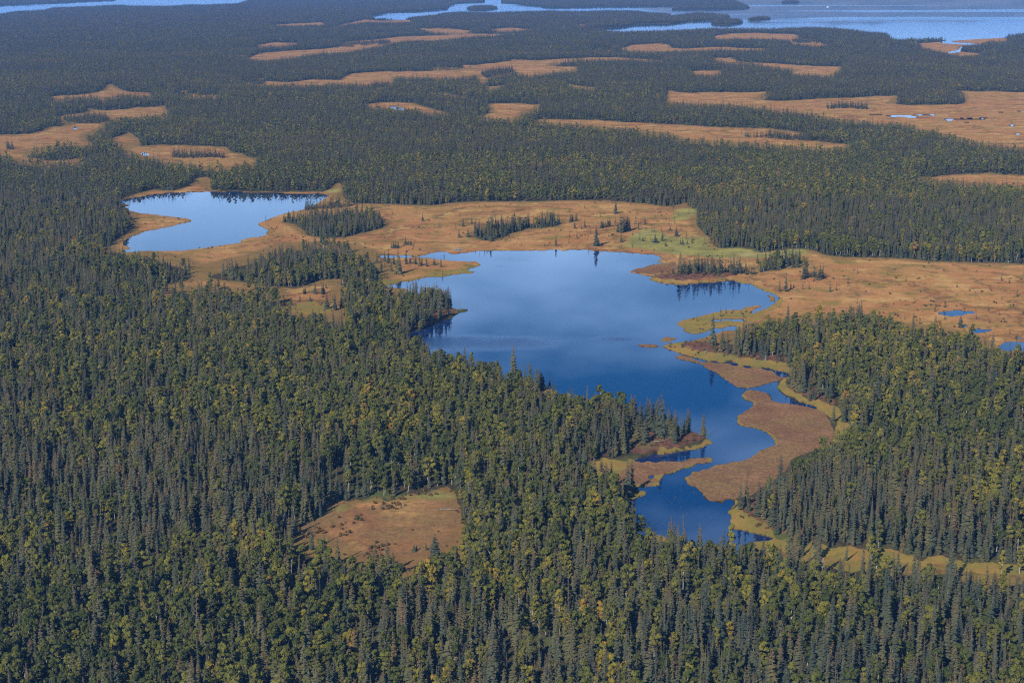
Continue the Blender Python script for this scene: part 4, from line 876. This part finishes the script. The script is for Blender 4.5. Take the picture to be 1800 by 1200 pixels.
print('scatter far')
fp, frot, fscl, fidx, ftint = [], [], [], [], []
sp, srot, sscl, sidx, stint = [], [], [], [], []
PROTO_F = [m_ for g_ in MIDP for m_ in g_] + [m_ for g_ in FARP for m_ in g_]
for d0, d1, cell, base, nvar, sstp in ((DN, 4200.0, 16.0, 0, 4, 3.8), (4200.0, 14600.0, 32.0, 12, 3, 5.2)):
    cy = np.arange(d0 + cell / 2, d1, cell); cx = np.arange(-.36 * d1, .36 * d1, cell)
    X2, Y2 = np.meshgrid(cx, cy); X2 = X2.ravel(); Y2 = Y2.ravel(); u, v = w2px(X2, Y2)
    k = (u > U0 + 120) & (u < U1 - 120); X2, Y2, u, v = X2[k], Y2[k], u[k], v[k]
    fmin = np.ones(X2.size); fmax = np.zeros(X2.size)
    for ox in (-.45, 0, .45):
        for oy in (-.45, 0, .45):
            pp, _, _ = density(X2 + ox * cell, Y2 + oy * cell, rng, soft=d0 < 2000); fmin = np.minimum(fmin, pp); fmax = np.maximum(fmax, pp)
    fullc = fmin > .8
    if True:
        c = np.nonzero(fullc)[0]; bs = birch_share(X2[c], Y2[c], u[c], v[c]) + rng.normal(0, .06, len(c))
        s_ = np.where(bs < .13, 0, np.where(bs < .28, 1, 2)); hf = (.86 + .30 * (vnoise(X2[c], Y2[c], 90, 61, 2) - .3)) * (.86 + .16 * sstep(150, 420, v[c]))
        fp.append(np.stack([X2[c], Y2[c], sample(hgt, u[c], v[c]) - .1], -1)); frot.append(rng.integers(0, 4, len(c)) * math.pi / 2); fscl.append(np.stack([np.full(len(c), 1.0), np.full(len(c), 1.0), hf], -1))
        fidx.append(base + s_ * nvar + rng.integers(0, nvar, len(c))); ftint.append(np.clip(rng.normal(.02, .07, len(c)) + (vnoise(X2[c], Y2[c], 220, 63, 3) - .5) * .6, -.3, .4))
    c = np.nonzero(~fullc & (fmax > .05))[0]; n = int(cell / sstp)
    off = (np.arange(n) + .5) / n - .5
    ox, oy = np.meshgrid(off, off)
    X3 = (X2[c][:, None] + ox.ravel()[None] * cell).ravel(); Y3 = (Y2[c][:, None] + oy.ravel()[None] * cell).ravel()
    X3 += rng.uniform(-.45, .45, X3.size) * sstp; Y3 += rng.uniform(-.45, .45, X3.size) * sstp
    pp, u3, v3 = density(X3, Y3, rng, soft=d0 < 2000); k = rng.random(X3.size) < pp * .95
    X3, Y3, u3, v3 = X3[k], Y3[k], u3[k], v3[k]
    b3 = rng.random(X3.size) < birch_share(X3, Y3, u3, v3) * .8
    h3 = np.clip(rng.normal(.92, .22, X3.size), .4, 1.5)
    w3 = h3 ** .5 * (1.0 if d0 < 2000 else 1.3)
    sp.append(np.stack([X3, Y3, sample(hgt, u3, v3) - .1], -1)); srot.append(rng.uniform(0, 6.28, X3.size)); sscl.append(np.stack([w3, w3, h3], -1))
    sidx.append(np.where(b3, len(LOW_S) + rng.integers(0, len(LOW_B), X3.size), rng.integers(0, len(LOW_S), X3.size))); stint.append(np.where(b3, rng.beta(2.2, 3, X3.size), rng.beta(2, 2.4, X3.size)))
    print('cells', len(np.nonzero(fullc)[0]), 'edge trees', X3.size)
# thin ranks of spruce that cross or divide the far bogs
for poly, dens in ((T('Y6', 520,402, 650,398, 760,380, 930,385, 960,420, 800,440, 640,430), .55), (T('Y6', 1340,720, 1800,716, 1980,735, 1960,748, 1400,748), .5), (T('R1', 1330,262, 1500,252, 1700,250, 1800,243, 1800,252, 1600,262, 1400,272), .5), (T('R2', 0,232, 150,222, 260,220, 260,240, 0,250), .5),
    (T('R3', 320,718, 450,715, 660,722, 690,745, 560,742, 330,728), .5), (T('R2', 150,458, 250,452, 260,470, 160,478), .4), (T('R3', 750,560, 950,565, 980,578, 760,576), .5), (T('R2', 480,350, 640,352, 640,364, 480,366), .6), (T('R2', 730,390, 900,365, 910,385, 760,415), .8), (T('Y6', 60,650, 115,650, 115,672, 60,672), .5),
    (T('P', 1190,479, 1300,476, 1330,484, 1250,489, 1192,491), .6), (T('R5', 930,455, 1050,455, 1060,472, 930,475), .35), (T('R6', 620,555, 740,535, 740,575, 620,580), .35), (T('Y2', 500,225, 700,205, 900,190, 900,210, 600,240, 480,260), .35), (T('R3', 570,215, 730,212, 720,232, 590,232), .3), (T('R1', 800,495, 1000,490, 1100,505, 940,510), .35), (T('R1', 1270,425, 1400,432, 1390,450, 1270,448), .5)):
    pu = np.array(poly); n = 4000; u = rng.uniform(pu[:, 0].min(), pu[:, 0].max(), n); v = rng.uniform(pu[:, 1].min(), pu[:, 1].max(), n)
    c_ = fill(rough(poly, 6, len(poly))); x, y = px2w(u, v); cell_ = np.round(x / 3.2).astype(int) * 100003 + np.round(y / 4.5).astype(int)
    ok = (sample(c_, u, v) > .5) & (sample(water, u, v) < .2) & (rng.random(n) < dens * sstep(.30, .62, vnoise(x, y, 30, 91, 2))); _, first = np.unique(np.where(ok, cell_, -1), return_index=True); first = first[ok[first]]
    x, y, u, v = x[first], y[first], u[first], v[first]; h3 = np.clip(rng.normal(.78, .22, x.size), .3, 1.3)
    sp.append(np.stack([x, y, sample(hgt, u, v) - .05], -1)); srot.append(rng.uniform(0, 6.28, x.size)); sscl.append(np.stack([h3 ** .7, h3 ** .7, h3], -1)); sidx.append(rng.integers(0, len(LOW_S), x.size)); stint.append(rng.beta(2, 2.6, x.size)); print('rank', x.size)
# open bogs carry scattered stunted spruces
n = 260000; u = rng.uniform(-120, 1920, n); v = rng.uniform(20, 640, n); x, y = px2w(u, v)
ok = (sample(bog_hard, u, v) > .6) & (sample(water, u, v) < .1) & (rng.random(n) < np.where(v < 330, .008, .007) + .13 * sstep(.66, .80, vnoise(x, y, 45, 71, 3)) * sstep(.02, .35, sample(wblur(forest, 14), u, v)))
ok |= (rng.random(n) < .08 * np.exp(-((u - 1130) / 90) ** 2 - ((v - 408) / 26) ** 2)) & (sample(bog_hard, u, v) > .5) & (sample(water, u, v) < .05)
ok &= (rng.random(n) < .5) & ~((v > 560) & (sample(m_mat, u, v) > .3))
x, y, u, v = x[ok], y[ok], u[ok], v[ok]; h3 = np.clip(rng.normal(.42, .16, x.size), .15, .9)
sp.append(np.stack([x, y, sample(hgt, u, v) - .05], -1)); srot.append(rng.uniform(0, 6.28, x.size)); sscl.append(np.stack([h3 ** .8 * .8, h3 ** .8 * .8, h3], -1)); sidx.append(rng.integers(0, len(LOW_S), x.size)); stint.append(rng.beta(2, 2.6, x.size))
print('bog trees', x.size)
scatter('distant_forest', 'blue-grey forest stretching away to the far lakes', PROTO_F, np.concatenate(fp), np.concatenate(frot), np.concatenate(fscl), np.concatenate(fidx), np.concatenate(ftint))
scatter('bog_edge_spruces', 'stunted spruces along the rims of the far bogs and scattered over them', LOW_S + LOW_B, np.concatenate(sp), np.concatenate(srot), np.concatenate(sscl), np.concatenate(sidx), np.concatenate(stint))

# ------------------------------------------------------------------ low shrubs and sedge tussocks on the open ground
def shrub_mesh(seed, flat):
    r = np.random.default_rng(seed); b = MB(); birch_crown(b, r, 1.0, .55, 4, 9, .22, start=.05); return b.mesh('shrub', [M_SHRUB])
SHB = [shrub_mesh(i, 0) for i in range(3)]
n = 150000; v = rng.uniform(330, 1040, n); u = rng.uniform(-100, 1900, n); x, y = px2w(u, v)
openg = np.clip(np.maximum(bog_ground, np.maximum(m_green, m_heath)), 0, 1)
pr = sample(openg, u, v) * (sample(water, u, v) < .05) * (.004 + .5 * sstep(.58, .72, vnoise(x, y, 16, 81, 3)) + .35 * sample(m_heath, u, v) + .3 * sstep(.1, .4, sample(forest_b, u, v)) * sample(bog, u, v)) * (1 - .8 * sample(m_mat, u, v))
ok = rng.random(n) < pr * .38
x, y, u, v = x[ok], y[ok], u[ok], v[ok]; h3 = rng.uniform(.5, 1.25, x.size)
scatter('bog_shrubs', 'low brown and olive shrubs dotted over the open bogs', SHB, np.stack([x, y, sample(hgt, u, v) - .05], -1), rng.uniform(0, 6.28, x.size), np.stack([h3 * 1.5, h3 * 1.5, h3], -1), rng.integers(0, 3, x.size), rng.random(x.size))
print('shrubs', x.size)

# ------------------------------------------------------------------ dead trees, fallen trunks, beaver lodge, boat, lily leaves
def snag_mesh(seed, Ht):
    r = np.random.default_rng(seed); b = MB()
    trunk(b, [(0, 0, -.3), (r.normal(0, .1), r.normal(0, .1), Ht * .5), (r.normal(0, .2), r.normal(0, .2), Ht)], [.15, .10, .03], 6)
    c = MB()
    for i in range(26):
        z = Ht * r.uniform(.2, .95); a = r.uniform(0, 6.28); l = (1 - z / Ht) * 1.7 + .3
        trunk(c, [(0, 0, z), (math.cos(a) * l * .6, math.sin(a) * l * .6, z - .1 * l), (math.cos(a) * l, math.sin(a) * l, z - .35 * l)], [.045, .035, .012], 3)
    return b.mesh('snag_trunk', [M_GREY]), c.mesh('snag_branches', [M_GREY])
def snag(u, v, hp, label, seed, tilt=(0, 0)):
    x, y = px2w(u, v); h_ = hp * H / (v + 50)
    o = bpy.data.objects.new('dead_spruce', None); COL.objects.link(o); o.location = (x, y, max(float(sample(hgt, u, v)), .05)); o.rotation_euler = (tilt[0], tilt[1], 0)
    o['label'] = label; o['category'] = 'dead tree'; o['group'] = 'bare dead spruces'
    a, b = snag_mesh(seed, h_); obj('trunk', a, o); c = obj('branches', b, o)
for k_, (u, v, hp, lab, tl) in enumerate([
  (745, 842, 44, 'grey dead spruce standing behind the orange clearing, left of its twin', (0, 0)), (755, 848, 40, 'grey dead spruce standing behind the orange clearing, right of its twin', (0, 0)),
  (698, 870, 13, 'short broken grey stump at the back rim of the orange clearing', (0, 0)), (1041, 775, 30, 'thin dead trunk among the trees inland on the wooded point', (0, 0)),
  (1238, 626, 13, 'white leaning dead trunk below the spruces on the right bank', (.1, .45)), (278, 503, 16, 'pale dead trunk at the front of the grove left of the bog', (0, 0)),
  (55, 690, 22, 'grey dead spruce near the left edge of the middle forest', (0, .05)), (518, 1120, 42, 'grey dead spruce in the foreground forest left of the middle', (0, .04)),
  (1157, 1014, 30, 'pale dead spruce in the forest just below the lake outlet', (0, 0)), (716, 622, 26, 'white dead trunk at the west shore of the large lake', (0, 0)),
  (92, 1185, 45, 'leaning pale dead trunk at the bottom left', (.05, -.1)), (1588, 925, 34, 'bare white trunk on the right bank above the golden strip', (0, 0)),
  (1047, 1068, 34, 'pale dead trunk in the dark gap of the foreground forest', (0, .06)), (1633, 1186, 28, 'slanted white trunk low in the bottom right forest', (.0, .25)), (1445, 1010, 22, 'bare grey tree by the golden strip at the lower right', (0, 0)), (1345, 640, 15, 'grey dead spruce in the front rank on the right bank', (0, 0))]):
    snag(u, v, hp, lab, 1300 + k_, tl)
def fallen(u, v, ln, ang, label, seed):
    x, y = px2w(u, v); r = np.random.default_rng(seed)
    o = bpy.data.objects.new('fallen_tree', None); COL.objects.link(o); o.location = (x, y, float(sample(hgt, u, v)) + .3); o.rotation_euler = (0, R(86), ang)
    o['label'] = label; o['category'] = 'fallen tree'; o['group'] = 'fallen grey trees'
    a, b = snag_mesh(seed, ln); obj('trunk', a, o); obj('branches', b, o)
fallen(775, 897, 6, R(-20), 'white fallen trunk lying at the right side of the orange clearing', 1401)
fallen(1054, 796, 7, R(40), 'grey fallen spruce with bare limbs at the foot of the wooded point', 1402)
fallen(1150, 788, 6, R(10), 'tangle of grey deadfall on the brown slope of the wooded point', 1403)
# beaver lodge on the far shore of the large lake
bx, by = px2w(805., 441.)
lo = bpy.data.objects.new('beaver_lodge', None); COL.objects.link(lo); lo.location = (bx, by, .1); lo['label'] = 'pale heap of sticks, a beaver lodge, on the far shore by the inlet'; lo['category'] = 'beaver lodge'
r = np.random.default_rng(5); b = MB(); a_ = np.linspace(0, 2 * math.pi, 18, endpoint=False); rings = [(3.4, 0), (2.9, .7), (2.0, 1.4), (.9, 1.9), (.05, 2.1)]
vv = np.concatenate([np.stack([np.cos(a_) * q0 * (1 + .12 * r.normal(size=18)), np.sin(a_) * q0 * (1 + .12 * r.normal(size=18)), np.full(18, z0) + .1 * r.normal(size=18)], -1) for q0, z0 in rings])
ff = [(i * 18 + j, i * 18 + (j + 1) % 18, (i + 1) * 18 + (j + 1) % 18) for i in range(4) for j in range(18)] + [(i * 18 + j, (i + 1) * 18 + (j + 1) % 18, (i + 1) * 18 + j) for i in range(4) for j in range(18)]
b.add(vv, ff, 0); obj('mound', b.mesh('mound', [M_MUD]), lo)
b = MB()
for i in range(90):
    a0 = r.uniform(0, 6.28); q0 = r.uniform(.2, 3.3); z0 = 2.2 * (1 - (q0 / 3.5) ** 2) + .1; a1 = a0 + r.normal(0, 1.1); ln = r.uniform(.8, 2.2)
    trunk(b, [(math.cos(a0) * q0, math.sin(a0) * q0, z0), (math.cos(a0) * q0 + math.cos(a1) * ln, math.sin(a0) * q0 + math.sin(a1) * ln, max(z0 - .45 * ln, .05))], [.07, .04], 4)
o = obj('sticks', b.mesh('sticks', [M_TWIG]), lo); o['kind'] = 'stuff'
# white boat far out on the great lake
bx, by = px2w(1455., 13.)
bo = bpy.data.objects.new('boat', None); COL.objects.link(bo); bo.location = (bx, by, 0); bo.rotation_euler = (0, 0, .25); bo['label'] = 'small white cabin boat far out on the great lake'; bo['category'] = 'boat'
def hull():
    st = np.linspace(0, 1, 9); v = []; f = []
    for s_ in st:
        wd = 2.3 * (1 - max(0, s_ - .45) ** 2 * 3.0); x = -8 + 16 * s_; sh = 1.7 + .7 * s_ ** 2
        v += [(x, 0, -.5 + .4 * s_ ** 3), (x, -wd * .8, .2), (x, -wd, sh), (x, wd, sh), (x, wd * .8, .2)]
    for i in range(8):
        for j in range(5):
            a0, a1 = i * 5 + j, i * 5 + (j + 1) % 5
            f += [(a0, a1, a1 + 5), (a0, a1 + 5, a0 + 5)]
    f += [(0, 2, 1), (0, 3, 2), (0, 4, 3), (40, 41, 42), (40, 42, 43), (40, 43, 44)]
    b = MB(); b.add(v, f, 0); return b.mesh('hull', [M_HULL])
def boxm(x0, x1, y0, y1, z0, z1, m_, rake=.0):
    v = [(x0, y0, z0), (x1, y0, z0), (x1, y1, z0), (x0, y1, z0), (x0 + rake, y0 * .9, z1), (x1 - rake, y0 * .9, z1), (x1 - rake, y1 * .9, z1), (x0 + rake, y1 * .9, z1)]
    f = [(0, 1, 5), (0, 5, 4), (1, 2, 6), (1, 6, 5), (2, 3, 7), (2, 7, 6), (3, 0, 4), (3, 4, 7), (4, 5, 6), (4, 6, 7)]
    b = MB(); b.add(v, f, 0); return b.mesh('box', [m_])
obj('hull', hull(), bo); obj('cabin', boxm(-4, 3.2, -1.7, 1.7, 1.9, 4.4, M_HULL, .4), bo); obj('window_band', boxm(-3.6, 2.95, -1.72, 1.72, 3.2, 3.8, M_GLASS, .05), bo); obj('roof', boxm(-4.2, 3.0, -1.75, 1.75, 4.41, 4.6, M_HULL, .1), bo)
b = MB(); trunk(b, [(-.5, 0, 4.5), (-.7, 0, 8)], [.12, .05], 6); obj('mast', b.mesh('mast', [M_HULL]), bo)
# lily leaves floating on the large lake
b = MB()
for (cu, cv, ru, rv, nn) in ((895, 456, 26, 3.5, 110), (882, 468, 10, 2, 45), (925, 458, 14, 3, 40), (1205, 868, 60, 22, 36), (1230, 905, 50, 14, 24)):
    for i in range(nn):
        u, v = cu + rng.normal() * ru * .5, cv + rng.normal() * rv * .5
        if sample(water, u, v) < .9: continue
        x, y = px2w(u, v); s_ = rng.uniform(.10, .28); a_ = np.linspace(0, 2 * math.pi, 7)[:-1]
        b.add(np.stack([x + np.cos(a_) * s_, y + np.sin(a_) * s_, 0 * a_ + .025], -1), [(0, 1, 2), (0, 2, 3), (0, 3, 4), (0, 4, 5)], 0)
obj('lily_leaves', b.mesh('lily_leaves', [M_PAD]), label='faint drifts of reddish lily leaves floating on the large lake', kind='stuff')
print('done')
